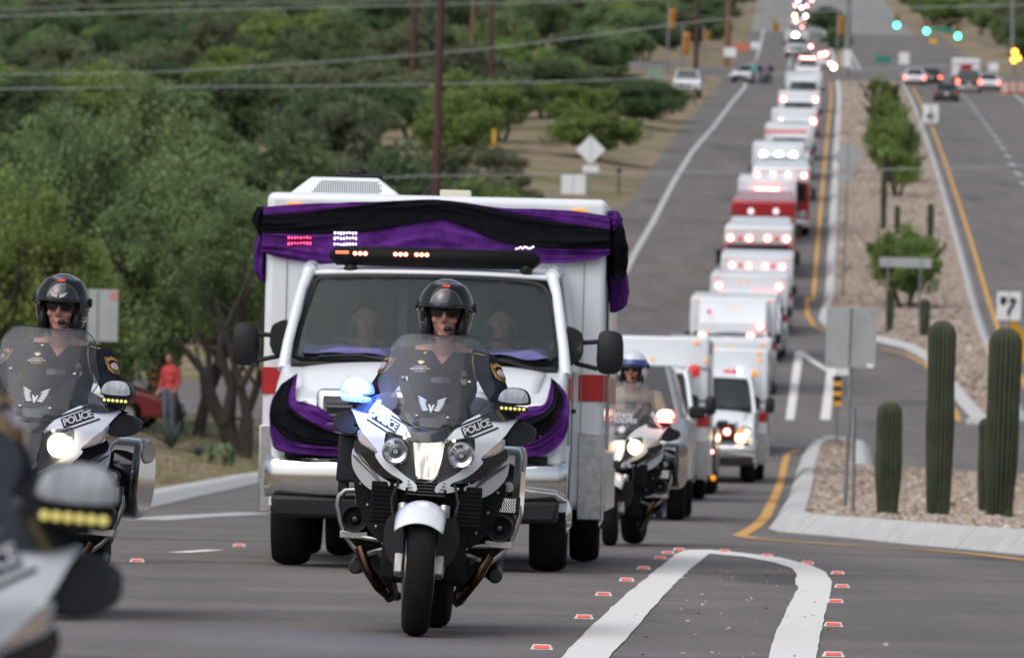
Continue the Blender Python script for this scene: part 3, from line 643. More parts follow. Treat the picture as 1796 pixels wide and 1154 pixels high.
        pn = MB(); pn.prism(chaikin([(1.22, .50), (1.88, .52), (1.92, .78), (1.80, .90), (1.34, .93), (1.22, .84)], 2), 'x', s*.24, s*.405); pn = pn.build('pannier', blackg, b, bevel=.035, seg=3)
        MB().prism(chaikin([(1.26, .78), (1.85, .80), (1.78, .905), (1.36, .935)], 2), 'x', s*.25, s*.41).build('pannier_lid', graphite, pn, bevel=.02)
        MB().tube([(s*.1, .62, 1.03), (s*.24, .56, 1.07), (s*.40, .60, 1.04)], .013, 8).build('handlebar', blackp, b)
        MB().tube([(s*.30, .575, 1.065), (s*.41, .603, 1.038)], .019, 10).build('grip', rubber, b)
        # emergency light pod on its stalk
        pc = (s*.378, .40, 1.155); pd = empty('light_pod'); pd.parent = b; pd.location = pc
        hp = [(-.078, -.03), (.078, -.03), (.082, -.005), (.07, .03), (.045, .052), (-.02, .055), (-.062, .035), (-.08, 0)]
        MB().panel([(s*x, z) for x, z in (hp if s > 0 else hp[::-1])], lambda x, z: .01, .13, .03).panel([(-.07, -.034), (.07, -.034), (.075, -.058), (.055, -.066), (-.055, -.066), (-.072, -.056)], lambda x, z: .0, .12, .03).build('pod_housing', blackp, pd, 50, bevel=.006)
        hp2 = [(x*.9, z*.86+.004) for x, z in hp]; ln = MB().panel([(s*x, z) for x, z in (hp2 if s > 0 else hp2[::-1])], lambda x, z: -.022+1.8*x*x+3*z*z, .03, .02).build('strobe_lens', lensg, pd, 60)
        for i in range(6): MB().lathe([(0, -.012), (.0075, -.01), (.0085, .004)], (-.053+i*.0212, -.002, -.048), (0, 1, 0), 10).build('led', yled, pd)
        MB().tube([(0, .05, -.06), (-s*.01, .08, -.12), (-s*.03, .12, -.17)], .014, 8).box((0, .06, -.07), (.07, .05, .02)).build('pod_stalk', blackp, pd)
    # windscreen
    half = Z((690, 403), (800, 402), (900, 410), (940, 450), (968, 495), (964, 560), (985, 650), (1012, 712), (950, 810), (880, 875), (760, 930), (700, 942))
    half = [(max(p[0], .02), p[1]) for p in half]; wsp = half+[(-p[0], p[1]) for p in reversed(half)]
    MB().panel(wsp, ywind, .004, .035, sm=1).build('windscreen', screen, b, 60)
    MB().tube([(p[0], ywind(p[0], p[1])+.002, p[1]) for p in chaikin(wsp, 2)], .0028, 5, closed=True).build('screen_edge', clear if 0 else smoke, b)
    MB().panel(Z((560, 860), (640, 880), (715, 850), (800, 840), (745, 925), (640, 944), (540, 920), (480, 830)), lambda x, z: ywind(x, z)+.03, .01, .04).build('screen_motor_cover', graphite, b)
    # winged emblem on the screen
    m_ = MB(); ec = z1((652, 800))
    for s in (-1, 1):
        for i in range(7):
            u = i/6; ra = (.010+.014*math.sin(u*2.2), -.022+.040*u); ti = (.046+.040*u-.012*u*u, -.026+.068*u**1.15); d = Vector((ti[0]-ra[0], ti[1]-ra[1])); nr = Vector((-d.y, d.x)).normalized()*.0042
            pl = [(ec[0]+s*x, ec[1]+z) for x, z in ((ra[0]-nr.x*.5, ra[1]-nr.y*.5), (ra[0]+d.x*.7-nr.x, ra[1]+d.y*.7-nr.y), (ti[0], ti[1]), (ra[0]+d.x*.7+nr.x, ra[1]+d.y*.7+nr.y), (ra[0]+nr.x*.5, ra[1]+nr.y*.5))]
            m_.panel(pl, lambda x, z: ywind(x, z)-.004, .002, .02, sm=1)
    m_.panel([(ec[0]+x, ec[1]+z) for x, z in ((-.016, .004), (-.007, .004), (0, -.012), (.007, .004), (.016, .004), (.003, -.034), (-.003, -.034))], lambda x, z: ywind(x, z)-.005, .002, .02, sm=0)
    m_.build('winged_emblem', silver, b)
    # left and right extras on the bars
    MB().box((-.405, .56, .815), (.1, .12, .225)).box((-.42, .56, .68), (.05, .08, .06)).build('equipment_box', blackp, b, bevel=.012)
    q = z1((1105, 1268)); l_ = MB().lathe([(0, -.012), (.025, -.01), (.032, 0), (.034, .03), (.02, .06)], (q[0]-.02, .55, q[1]), (0, 1, 0), 20).build('alley_light', blackp, b); MB().lathe([(0, -.016), (.025, -.013)], (q[0]-.02, .55, q[1]), (0, 1, 0), 20).build('lens', mat('greenish_lens', (.34, .37, .31), .15, coat=.6), l_)
    q = z1((1100, 1372)); l_ = MB().box((q[0]-.02, .54, q[1]), (.115, .06, .085)).build('grille_light', blackp, b, bevel=.006)
    m_ = MB()
    for i in range(7):
        for j in range(8): m_.ell((q[0]-.057+i*.0115+(.004 if j % 2 else 0), .508, q[1]-.03+j*.0085), .004, 6, 4)
    m_.build('led_grid', mat('led_cell', (.6, .6, .6), .2, .6, emit=.15, ecol=(1, 1, 1)), l_)
    # radiator, hoses and bolts in the dark between fork and fairing
    for s in (-1, 1):
        r_ = MB().box((s*.2, .26, .62), (.13, .02, .2)).build('radiator', engb, b, bevel=.004)
        for i in range(9): MB().box((s*.2, .246, .535+i*.02), (.118, .008, .006)).build('radiator_fin', engb, r_)
        MB().tube([(s*.13, .2, .74), (s*.16, .16, .64), (s*.14, .12, .52), (s*.11, .06, .42)], .007, 6).build('brake_hose', blackp, b)
        for (x, z) in ((.24, .50), (.29, .60), (.33, .70), (.20, .42)): MB().ell((s*x, .29+.5*x, z), (.008, .006, .008), 8, 5).build('bolt', castal, b)
    MB().box((0, .2, .70), (.2, .05, .09)).build('oil_cooler', engb, b, bevel=.01)
    for i in range(5): MB().box((0, .17, .67+i*.015), (.18, .012, .005)).build('cooler_fin', graphite, b)
    # engine, frame, tank, seat, tail
    MB().box((0, .55, .45), (.42, .5, .42), top=(.9, .9)).box((0, .45, .72), (.36, .35, .25)).build('engine', engb, b, bevel=.03)
    MB().ell((0, .8, .90), (.2, .28, .16), 20, 12).build('fuel_tank', white, b); MB().ell((0, 1.12, .80), (.17, .3, .08), 20, 10).ell((0, 1.5, .86), (.15, .22, .07), 20, 10).build('seat', blackp, b)
    MB().panel([(-.15, .8), (.15, .8), (.13, .92), (-.13, .92)], lambda x, z: 1.45, .5, .05).build('tail', white, b); MB().box((0, 1.75, 1.05), (.4, .34, .26)).build('top_case', white, b, bevel=.05, seg=3)
    MB().box((.09, 1.1, .33), (.05, .8, .07)).build('swing_arm', graphite, b, bevel=.015); MB().tube([(-.2, 1.0, .25), (-.24, 1.3, .33), (-.25, 1.75, .43)], [.03, .055, .055], 14).build('silencer', chrome, b, 60)
    MB().box((0, .55, 1.05), (.3, .1, .1), rotm(R(-30))).build('dashboard', blackp, b, bevel=.02)
    return b
BIKE = make_bike()
def place_bike(b, px, Y, lean, yaw, label, z=None, group='police motorcycles at the head of the procession'):
    x = (px-898)/F*Y if px > -9000 else 0
    b.location = (x, Y, zr(Y)+.0 if z is None else z); b.rotation_euler = (0, lean, yaw); return tag(b, label, 'motorcycle', group)
def set_mat(o, m_):
    for sl_ in o.material_slots: sl_.link = 'OBJECT'; sl_.material = m_
def parts(o, *names):
    "descendants reached through a chain of part names"
    cur = [o]
    for n_ in names: cur = [c for r_ in cur for c in kids(r_) if c.name.split('.')[0] == n_]
    return cur
# ------------------------------------------------------------------ people
from mathutils.bvhtree import BVHTree
def fuse(mb, voxel, it=4, fac=.5):
    me = mb.mesh('f', MATS['black_plastic']); o = bpy.data.objects.new('f', me); C.objects.link(o)
    r = o.modifiers.new('r', 'REMESH'); r.mode = 'VOXEL'; r.voxel_size = voxel; r.use_smooth_shade = True
    s = o.modifiers.new('s', 'SMOOTH'); s.factor = fac; s.iterations = it
    out = bpy.data.meshes.new_from_object(o.evaluated_get(bpy.context.evaluated_depsgraph_get())); bpy.data.objects.remove(o); bpy.data.meshes.remove(me)
    out.materials.clear(); out.polygons.foreach_set('use_smooth', [True]*len(out.polygons)); return out
skin = mat('skin', (.40, .2, .145), .5, var=.1, vs=14, spec=.4); navy = mat('navy_uniform', (.010, .011, .017), .9, var=.45, vs=9, bump=.7, bs=16, spec=.14); trouser = mat('dark_trousers', (.012, .012, .016), .85)
glove = mat('black_leather', (.014, .014, .015), .5, bump=.2, bs=150); tanu = mat('tan_uniform', (.30, .245, .18), .85, var=.12, vs=20, bump=.3, bs=90); lips = mat('lip', (.30, .11, .09), .5)
def head_shapes(mb, c):
    x, y, z = c
    mb.ell((x, y+.012, z+.025), (.076, .096, .098)); mb.ell((x, y-.02, z-.035), (.061, .07, .085)); mb.ell((x, y-.062, z-.098), (.03, .026, .022))
    mb.tube([(x, y-.088, z+.02), (x, y-.102, z-.012), (x, y-.114, z-.03)], [.009, .011, .014], 8); mb.ell((x, y-.1, z-.034), (.019, .014, .01))
    for s in (-1, 1):
        mb.ell((x+s*.03, y-.076, z+.025), (.03, .014, .01)); mb.ell((x+s*.078, y+.01, z-.005), (.012, .022, .033)); mb.ell((x+s*.042, y-.065, z-.03), (.022, .02, .02)); mb.ell((x+s*.03, y-.082, z+.004), (.013, .01, .008))
    mb.ell((x, y-.084, z-.066), (.025, .012, .006)); mb.ell((x, y-.082, z-.076), (.022, .013, .008))
def hand_shapes(mb, wrist, direc, s, curl=(0, -.5, -1)):
    "palm with four unequal bent fingers and a thumb leaving its side"
    d = Vector(direc).normalized(); w_ = Vector(wrist); c_ = Vector(curl).normalized(); side = d.cross(c_).normalized()
    mb.tube([w_-d*.02, w_+d*.03, w_+d*.085], [.027, .034, .033], 10)
    for i, ln in enumerate((.07, .08, .074, .06)):
        r_ = w_+d*.08+side*(-.03+.02*i); a = r_+d*ln*.42; e = a+(d*.35+c_*.94)*ln*.38; g = e+(d*-.5+c_*.8)*ln*.34; mb.tube([r_, a, e, g], [.0105, .0098, .009, .0082], 7)
    t0 = w_+d*.03+side*(-.03 if s > 0 else .03)*1; sd_ = side*(-1 if s > 0 else 1); mb.tube([t0, t0+sd_*.028+d*.025+c_*.015, t0+sd_*.026+d*.05+c_*.04], [.014, .012, .01], 7)
def make_rider_mesh():
    mb = MB()
    mb.ell((0, 1.10, .90), (.165, .15, .13)); mb.ell((0, 1.07, 1.04), (.155, .125, .16)); mb.ell((0, 1.0, 1.19), (.175, .135, .15)); mb.ell((0, .98, 1.28), (.185, .115, .09))
    mb.tube([(-.19, .99, 1.305), (0, .985, 1.335), (.19, .99, 1.305)], [.07, .075, .07], 12)
    mb.tube([(0, .97, 1.33), (0, .93, 1.40), (0, .90, 1.47)], [.075, .062, .058], 14)
    head_shapes(mb, (0, .885, 1.545))
    for s in (-1, 1):
        mb.ell((s*.205, .985, 1.30), (.075, .075, .072)); mb.tube([(s*.21, .98, 1.30), (s*.265, .92, 1.20), (s*.325, .84, 1.10)], [.068, .06, .052], 12)
        mb.tube([(s*.325, .84, 1.10), (s*.345, .74, 1.085), (s*.355, .66, 1.075)], [.052, .044, .032], 12); hand_shapes(mb, (s*.355, .67, 1.072), (0, -1, -.02), s)
        mb.tube([(s*.10, 1.06, .86), (s*.2, .84, .82), (s*.27, .64, .75)], [.105, .085, .068], 14); mb.tube([(s*.27, .64, .75), (s*.285, .72, .55), (s*.315, .80, .36)], [.068, .06, .042], 12)
        mb.tube([(s*.31, .80, .42), (s*.318, .80, .33)], [.052, .05], 10); mb.tube([(s*.318, .83, .315), (s*.325, .72, .31), (s*.34, .58, .295)], [.044, .046, .036], 10)
    return fuse(mb, .0068, 3)
RM = make_rider_mesh()
for q in (navy, skin, trouser, glove): RM.materials.append(q)
def reg(c):
    if c.z > 1.365 and abs(c.x) < .14 and (c.y < 1.0): return 1
    if abs(c.x) < .045-(1.355-c.z)*.8 and c.z > 1.30 and c.y < .93: return 1
    if c.y < .69 and c.z > 1.0: return 3
    if c.z < .44: return 3
    if c.z < .95: return 2
    return 0
RM.polygons.foreach_set('material_index', [reg(p.center) for p in RM.polygons])
RB = BVHTree.FromPolygons([v.co.copy() for v in RM.vertices], [tuple(p.vertices) for p in RM.polygons])
def fr(x, z):
    h = RB.ray_cast(Vector((x, -1, z)), Vector((0, 1, 0)))[0]; return h.y if h else .95
HC = Vector((0, .905, 1.558))
def make_helmet(per):
    sh = blackg; mb = MB(); n, m_ = 40, 28; rx, ry, rz = .136, .160, .160
    def pt(th, ph, k=1.0):   # th azimuth from -y, ph elevation
        return HC+Vector((rx*k*math.cos(ph)*math.sin(th), -ry*k*math.cos(ph)*math.cos(th), rz*k*math.sin(ph)*(1 if ph > 0 else 1.06)))
    idx = {}; vs = []; fs = []
    for j in range(m_+1):
        ph = R(-72+162*j/m_)
        for i in range(n): idx[i, j] = len(vs); vs.append(pt(2*math.pi*i/n-math.pi, ph))
    for j in range(m_):
        for i in range(n):
            th = abs(math.degrees(2*math.pi*(i+.5)/n-math.pi)); ph = -72+162*(j+.5)/m_
            if th < 52+.25*max(0, -ph-30) and ph < 8: continue
            fs.append((idx[i, j], idx[(i+1) % n, j], idx[(i+1) % n, j+1], idx[i, j+1]))
    mb.add(vs, fs); h = mb.build('helmet', sh, per, 60); q = h.modifiers.new('t', 'SOLIDIFY'); q.thickness = .018; q.offset = -1
    li = MB(); li.grid(lambda u, v: pt(R(-58+116*u), R(6+10*v), 1.01-.06*v+.10*(1-v)*math.cos(R(-58+116*u))*.8), 20, 4); o = li.build('peak', blackp, h); q = o.modifiers.new('t', 'SOLIDIFY'); q.thickness = .006
    vz = MB(); vz.grid(lambda u, v: pt(R(-82+164*u), R(9+50*v-10*abs(2*u-1)**2), 1.045), 26, 10); o = vz.build('visor', vclear, h, 80); q = o.modifiers.new('t', 'SOLIDIFY'); q.thickness = .003
    e = [pt(R(-82+164*u/26), R(10-10*abs(2*u/26-1)**2), 1.05) for u in range(27)]; MB().tube(e, .004, 6).build('visor_edge', blackg, h)
    for s in (-1, 1):
        MB().lathe([(0, .012), (.02, .012), (.026, 0)], pt(R(s*84), R(8), 1.02), (s, 0, 0), 14).build('visor_pivot', blackp, h)
        ck = MB(); ck.ell((s*.088, .86, 1.475), (.026, .055, .07)).ell((s*.092, .87, 1.53), (.02, .05, .05)); ck.build('cheek_pad', blackp, h, 80)
    p = pt(0, R(46), 1.06); MB().box(p, (.036, .006, .012), rotm(R(-46))).build('visor_tag', mat('red_tag', (.6, .05, .04), .5, emit=.1, ecol=(1, .1, .05)), h)
    return h
def make_rider():
    per = empty('person'); link_obj('body', RM, per); make_helmet(per)
    gm = mat('dark_lens', (.004, .004, .005), .2, spec=.25); sg = None
    for s in (-1, 1):
        pl = [(s*.006, 1.562), (s*.03, 1.568), (s*.062, 1.564), (s*.064, 1.548), (s*.052, 1.531), (s*.03, 1.528), (s*.012, 1.54)]
        o = MB().panel(pl if s > 0 else pl[::-1], lambda x, z: .776+3.5*x*x, .006, .015).build('sunglasses_lens', gm, per, 60)
    MB().tube([(-.07, .80, 1.56), (-.03, .775, 1.566), (0, .772, 1.561), (.03, .775, 1.566), (.07, .80, 1.56)], .004, 6).build('sunglasses_frame', blackp, per)
    MB().ell((.022, .765, 1.473), (.021, .014, .014)).build('microphone', blackp, per); MB().tube([(.03, .77, 1.472), (.075, .79, 1.462), (.1, .85, 1.48)], .004, 6).build('microphone_boom', blackp, per)
    MB().ell((0, .801, 1.481), (.023, .008, .005)).build('lips', lips, per)
    # collar, pockets, pins
    for s in (-1, 1):
        pl = [(s*.012, 1.28), (s*.05, 1.335), (s*.082, 1.372), (s*.10, 1.335), (s*.06, 1.27)]
        MB().panel(pl if s > 0 else pl[::-1], lambda x, z: fr(x, z)-.012, .008, .02, sm=1).build('collar', navy, per, 60)
    gold = mat('gold_thread', (.45, .27, .06), .45, .3); brown = mat('patch_brown', (.12, .05, .022), .8); seal = mat('patch_seal', (.35, .3, .38), .7, var=.4, vs=60)
    def r1(x, y):
        l = bp(660+x/5.017, 470+y/5.017); return (l[0]*1.027, .99+(l[1]-.99)*1.027)
    def sticker(name, pl, mt, d=.004, th=.003, sm=1, parent=None):
        return MB().panel(pl, lambda x, z: fr(x, z)-d, th, .015, sm=sm).build(name, mt, parent or per)
    for s in (-1, 1):
        a_ = R(-62)*s; cx, cz, cy = s*.236, 1.235, .0
        def rr(x, z): return (cx+x*math.cos(a_)-z*math.sin(a_), cz+x*math.sin(a_)+z*math.cos(a_))
        # the patch lies on the sleeve: its long axis runs down the arm
        ax = Vector((s*.055, -.06, -.10)).normalized(); ou = Vector((s*.75, -.62, .1)); ou = (ou-ax*ou.dot(ax)).normalized(); tg = ax.cross(ou)
        cc = Vector((s*.243, .945, 1.243))+ou*.060
        def pm(pl, lift, mt, nm, parent=None):
            mb = MB(); k = len(pl)
            def at(u, v, q): return cc+tg*u+ax*v+ou*(q-u*u*8)
            vs = [at(u, v, lift) for u, v in pl]+[at(u, v, lift-.012) for u, v in pl]
            mb.add(vs, [tuple(range(k)), tuple(range(2*k-1, k-1, -1))]+[(i, i+k, (i+1) % k+k, (i+1) % k) for i in range(k)]); return mb.build(nm, mt, parent or per, flat=True)
        op = [(-.036, -.05), (0, -.058), (.036, -.05), (.038, -.012), (.034, .03), (.018, .052), (0, .058), (-.018, .052), (-.034, .03), (-.038, -.012)]
        pt_ = pm(op, .004, gold, 'shoulder_patch'); pm([(u*.88, v*.9) for u, v in op], .0065, brown, 'patch_field', pt_)
        pm([(.022*math.cos(i*.52), .012+.022*math.sin(i*.52)) for i in range(12)], .009, mat('seal_ring', (.5, .45, .42), .7), 'patch_ring', pt_); pm([(.017*math.cos(i*.52), .012+.017*math.sin(i*.52)) for i in range(12)], .011, seal, 'patch_seal', pt_)
        tm = text_mesh('POLICE', .021, .0006, mat('thread_gold', (.5, .3, .09), .6), .0006)
        for v in tm.vertices:
            u, w_ = v.co.x, v.co.y; u = u*s*1.0; q = cc+tg*(u*(1 if s > 0 else 1))+ax*(-.033-w_+u*u*8)+ou*(.0105-u*u*8+v.co.z); v.co = q
        link_obj('patch_lettering', tm, pt_)
    gp = mat('gilt_pin', (.5, .42, .25), .35, .7)
    wing = [r1(335, 808), r1(360, 815), r1(374, 800), r1(388, 815), r1(412, 815), r1(392, 832), r1(374, 842), r1(355, 832)]; sticker('wing_pin', wing, gp, .006)
    for k, (xa, xb, mt) in enumerate(((275, 315, (.6, .6, .6)), (315, 355, (.5, .46, .5)), (355, 398, (.55, .56, .6)), (398, 460, (.42, .26, .09)))):
        sticker('ribbon', [r1(xa, 870), r1(xb-2, 870), r1(xb-2, 890), r1(xa, 890)], mat('ribbon_%d' % k, mt, .7), .006, sm=0)
    sticker('ribbon', [r1(310, 853), r1(425, 853), r1(425, 867), r1(310, 867)], mat('ribbon_4', (.4, .26, .25), .7), .006, sm=0); sticker('name_plate', [r1(308, 896), r1(412, 896), r1(412, 911), r1(308, 911)], mat('name_gilt', (.6, .47, .25), .4, .5), .006, sm=0)
    bd = [r1(752+30*math.cos(i*.4488), 962+66*math.sin(i*.4488)) for i in range(14)]; o = sticker('badge', bd, gp, .008); sticker('badge_band', [r1(722, 950), r1(782, 950), r1(782, 968), r1(722, 968)], blackp, .012, sm=0, parent=o)
    o = sticker('body_camera', [r1(462, 915), r1(645, 918), r1(640, 1010), r1(466, 1005)], blackg, .012, .01, sm=0)
    sticker('collar_pin', [r1(392, 742), r1(425, 730), r1(420, 742), r1(398, 748)], gp, .014)
    cord = [r1(*p) for p in ((825, 765), (828, 830), (836, 890), (845, 945), (858, 1000))]; MB().tube([(x, fr(x, z)-.006, z) for x, z in cord], .004, 6).build('gold_cord', gold, per)
    cord = [(.125, 1.345), (.16, 1.352), (.2, 1.345), (.235, 1.325), (.265, 1.285)]; MB().tube([(x, .945-.0*x, z+.012) for x, z in cord], .0045, 6).build('gold_cord', gold, per)
    return per
RIDER = make_rider()
# standing person for the roadside
def make_standing():
    mb = MB(); mb.ell((0, 0, 1.0), (.16, .11, .14)); mb.ell((0, 0, 1.2), (.165, .11, .17)); mb.tube([(-.17, 0, 1.42), (0, 0, 1.45), (.17, 0, 1.42)], .065, 10); mb.ell((0, 0, 1.34), (.18, .11, .12)); mb.tube([(0, 0, 1.45), (0, -.02, 1.58)], .055, 10); head_shapes(mb, (0, -.025, 1.64))
    for s in (-1, 1):
        mb.tube([(s*.19, 0, 1.41), (s*.25, .02, 1.15), (s*.22, -.12, .93)], [.062, .05, .034], 10); hand_shapes(mb, (s*.22, -.12, .93), (-s*.1, -.5, -.8), s, (-s*.5, -.6, .2))
        mb.tube([(s*.09, 0, .95), (s*.1, -.02, .5), (s*.11, .02, .08)], [.1, .068, .045], 12); mb.tube([(s*.11, .04, .05), (s*.12, -.16, .04)], [.045, .038], 8)
    return fuse(mb, .011, 3)
SM = make_standing(); 
def person(px, py, Y, label, shirt, legs, rz=0, dz=0, hair=(.03, .02, .015), sc=1.0):
    p = P(px, py, Y); z = tz(p.x, Y) if dz is None else zr(Y)+dz
    per = empty('person', (p.x, Y, z), (0, 0, rz), label, 'person'); o = link_obj('body', SM.copy(), per, sc=sc)
    for q in (shirt, skin, legs, glove): o.data.materials.append(q)
    o.data.polygons.foreach_set('material_index', [1 if c.z > 1.5 or (c.z < .98 and abs(c.x) > .17 and c.y < -.03) else 3 if c.z < .1 else 2 if c.z < 1.0 else 0 for c in [q.center for q in o.data.polygons]])
    hm = mat('hair_%02x' % int(hair[0]*255), hair, .7); mb = MB(); mb.ell((0, .0, 1.685), (.086, .1, .085)); o2 = mb.build('hair', hm, per, 80); o2.scale = (sc,)*3
    return per
# ------------------------------------------------------------------ ambulance: van cab with a box module (faces -y; origin under the front bumper)
AY0 = 47.5
def acx(y): return 734+27*y/2.3
def al(px, py, y):
    d = AY0+y; pc = py-(px-898)*.0244
    return ((px-acx(y))*d/F, .99+(753-pc)*d/F-.0)
def A(y, *ps): return [al(p[0], p[1], y) for p in ps]
awhite = mat('ambulance_white', (.70, .735, .775), .3, coat=.35, var=.04, vs=1.5, rvar=.05)
ared = mat('ambulance_red', (.42, .018, .022), .35, coat=.3); tread = mat('diamond_plate', (.5, .5, .51), .32, 1, var=.25, vs=18)
def _diamond(mt):
    N = mt.node_tree.nodes; L = mt.node_tree.links; b = N['Principled BSDF']; tc = N.new('ShaderNodeTexCoord'); mp = N.new('ShaderNodeMapping'); mp.inputs['Rotation'].default_value = (0, R(45), R(45)); mp.inputs['Scale'].default_value = (34, 34, 34); L.new(tc.outputs['Object'], mp.inputs[0])
    ch = N.new('ShaderNodeTexChecker'); ch.inputs['Scale'].default_value = 1; L.new(mp.outputs[0], ch.inputs[0]); bu = N.new('ShaderNodeBump'); bu.inputs['Strength'].default_value = .9; bu.inputs['Distance'].default_value = .006; L.new(ch.outputs[1], bu.inputs['Height']); L.new(bu.outputs[0], b.inputs['Normal'])
_diamond(tread)
wglass = glass('cab_glass', (.70, .77, .78), .0, haze=.02, ior=1.27); dglass = mat('dark_side_glass', (.012, .014, .016), .06, coat=.3)
amber = mat('amber_marker', (.75, .25, .02), .3, emit=.35, ecol=(1, .35, .02)); cream = mat('cream_plastic', (.62, .6, .47), .5); cabin = mat('cabin_lining', (.13, .155, .165), .8, var=.2, vs=4); cabin_d = mat('cabin_dark', (.028, .03, .034), .7)
headl = mat('van_headlamp', (.5, .52, .55), .1, .4, coat=.6, var=.3, vs=14)
def rbox(c, d, name, mt, parent, bevel=.05, seg=4, rot=None, top=(1, 1), off=(0, 0)): return MB().box(c, d, rot, top, 0, off).build(name, mt, parent, bevel=bevel, seg=seg)
def make_ambulance():
    a = empty('ambulance'); W = 1.22
    # module
    mod = rbox((0, 4.55, 1.53), (2*W, 4.5, 2.22), 'module', awhite, a, .055, 4)
    for s in (-1, 1):
        MB().box((s*(W-.155), 2.293, 1.34), (.005, .006, 1.7)).build('panel_seam', mat('seam_grey', (.25, .27, .29), .6), mod)
        MB().box((s*(W+.002), 4.5, 1.29), (.008, 4.4, .19)).box((s*(W-.09), 2.296, 1.29), (.17, .008, .19)).build('red_stripe', ared, mod)
        MB().box((s*(W-.08), 2.285, .66), (.17, .03, .62)).box((s*(W+.006), 2.42, .66), (.014, .3, .62)).build('corner_guard', tread, mod, bevel=.006)
        MB().box((s*(W+.006), 5.0, .55), (.014, 3.4, .3)).build('running_board_guard', tread, mod)
        MB().box((s*1.02, 2.282, 2.55), (.10, .022, .03)).build('marker_light', amber, mod, bevel=.004)
        MB().box((s*(W+.004), 3.6, 2.45), (.03, .3, .14)).build('side_lamp', ared, mod, bevel=.01); MB().box((s*(W+.004), 3.4, 1.9), (.012, .9, .6)).build('side_window', dglass, mod, bevel=.02)
        MB().box((s*(W+.02), 3.0, 1.5), (.03, .03, 1.3)).build('grab_rail', chrome, mod, bevel=.008)
    # wheels
    def whl(x, y, w, name='wheel'):
        e = empty(name, (x, y, .385)); e.parent = a; tyre(MB(), (0, 0, 0), .385, w, 36).build('tyre', rubber, e, 60)
        s = 1 if x > 0 else -1; MB().lathe([(.28, s*w*.36), (.26, s*w*.3), (.15, s*w*.12), (.12, s*w*.5), (.06, s*w*.62), (0, s*w*.62)], (0, 0, 0), (1, 0, 0), 28).build('rim', chrome, e)
        m_ = MB()
        for i in range(8): m_.tube([(s*w*.15, .16*math.cos(i*.785), .16*math.sin(i*.785)), (s*w*.45, .16*math.cos(i*.785), .16*math.sin(i*.785))], .014, 6)
        m_.build('lug_nuts', chrome, e); return e
    for s in (-1, 1):
        whl(s*.895, .95, .255); whl(s*1.05, 4.95, .22); whl(s*.78, 4.95, .22)
    MB().tube([(-.8, .95, .385), (.8, .95, .385)], .06, 8).tube([(-.8, 4.95, .385), (.8, 4.95, .385)], .08, 8).box((0, 3.4, .5), (1.0, 5.2, .14)).build('chassis', blackp, a)
    # cab lower body with wheel arches, hood, cowl
    def side_profile(): return [(.14, .62), (.5, .60), (.52, .72), (.62, .83), (.78, .89), (.95, .9), (1.12, .89), (1.28, .83), (1.38, .72), (1.42, .52), (2.3, .50), (2.3, 1.40), (1.0, 1.40), (.62, 1.30), (.22, 1.16), (.12, 1.0)]
    cab = MB().prism(side_profile(), 'x', -1.0, 1.0).build('cab_body', awhite, a, bevel=.05, seg=4)
    for s in (-1, 1):
        MB().box((s*1.004, 1.8, 1.29), (.012, .98, .19)).build('red_stripe', ared, cab)
        MB().lathe([(.46, -.02), (.46, .05), (.42, .05), (.42, -.02)], (s*.98, .95, .42), (s, 0, 0), 20, a0=0, a1=math.pi, ref=(0, 1, 0) if s > 0 else (0, -1, 0)).build('wheel_arch', awhite, cab)
        MB().box((s*1.004, 1.42, .95), (.006, .008, .8)).box((s*1.004, 2.26, .95), (.006, .008, .8)).build('door_gap', blackp, cab); MB().box((s*1.02, 2.1, 1.12), (.03, .14, .03)).build('door_handle', blackp, cab, bevel=.008)
    def hoodf(u, v):
        x = (u-.5)*2; y = .13+(1.02-.13)*v; hw = .80+.06*v; z = 1.13+.30*math.sin(min(1, v*1.15)*math.pi/2)-.05*abs(x)**3-.06*(1-v)**3
        return (x*hw, y-.04*(1-x*x)*(1-v), z)
    hood = MB().grid(hoodf, 22, 14).build('hood', awhite, a, 60); q = hood.modifiers.new('t', 'SOLIDIFY'); q.thickness = .03; q.offset = -1
    # front end
    gr = rbox((0, .07, 1.0), (1.38, .12, .46), 'grille', chrome, a, .05, 4); rbox((0, .02, .98), (1.24, .05, .32), 'grille_mesh', blackp, gr, .02, 2)
    for i in range(5): MB().box((0, -.008, .87+i*.06), (1.22, .012, .014)).build('grille_bar', chrome, gr)
    MB().panel([(.13, 1.12), (-.13, 1.12), (-.15, 1.06), (-.13, 1.0), (.13, 1.0), (.15, 1.06)][::-1], lambda x, z: -.03+.2*x*x, .02, .03).build('grille_badge', mat('badge_blue', (.02, .05, .16), .2, coat=.5), gr)
    for s in (-1, 1):
        h = MB().panel([(s*.70, .80), (s*.96, .82), (s*.97, 1.1), (s*.70, 1.16)][::s], lambda x, z: .10+.3*(abs(x)-.6)**2, .06, .04, sm=1).build('headlamp', headl, a, 60)
        MB().lathe([(0, .03), (.06, .01), (.085, -.01), (.09, .0)], (s*.83, .09, .98), (0, 1, 0), 24).build('lamp_bowl', refl, h)
    bm = MB()
    def bumpf(u, v):
        x = (u-.5)*2; ph = (v-.5)*2; z = .625+.125*ph; y = -.02+.10*abs(x)**4+.05*abs(ph)**9+.04*abs(x)+.012*ph*ph; return (x*1.03, y, z)
    bm.grid(bumpf, 30, 12); bu = bm.build('bumper', chrome, a, 60); q = bu.modifiers.new('t', 'SOLIDIFY'); q.thickness = .02; q.offset = 1
    bmb = MB().box((0, .16, .42), (1.94, .26, .15), top=(1.02, 1)).build('valance', blackp, a, bevel=.03); MB().box((0, .4, .62), (1.8, .6, .36)).build('front_crossmember', blackp, a)
    # cowl strip, glass, pillars, roof
    yw = lambda x, z: 1.0+(z-1.39)*.78+.10*x*x
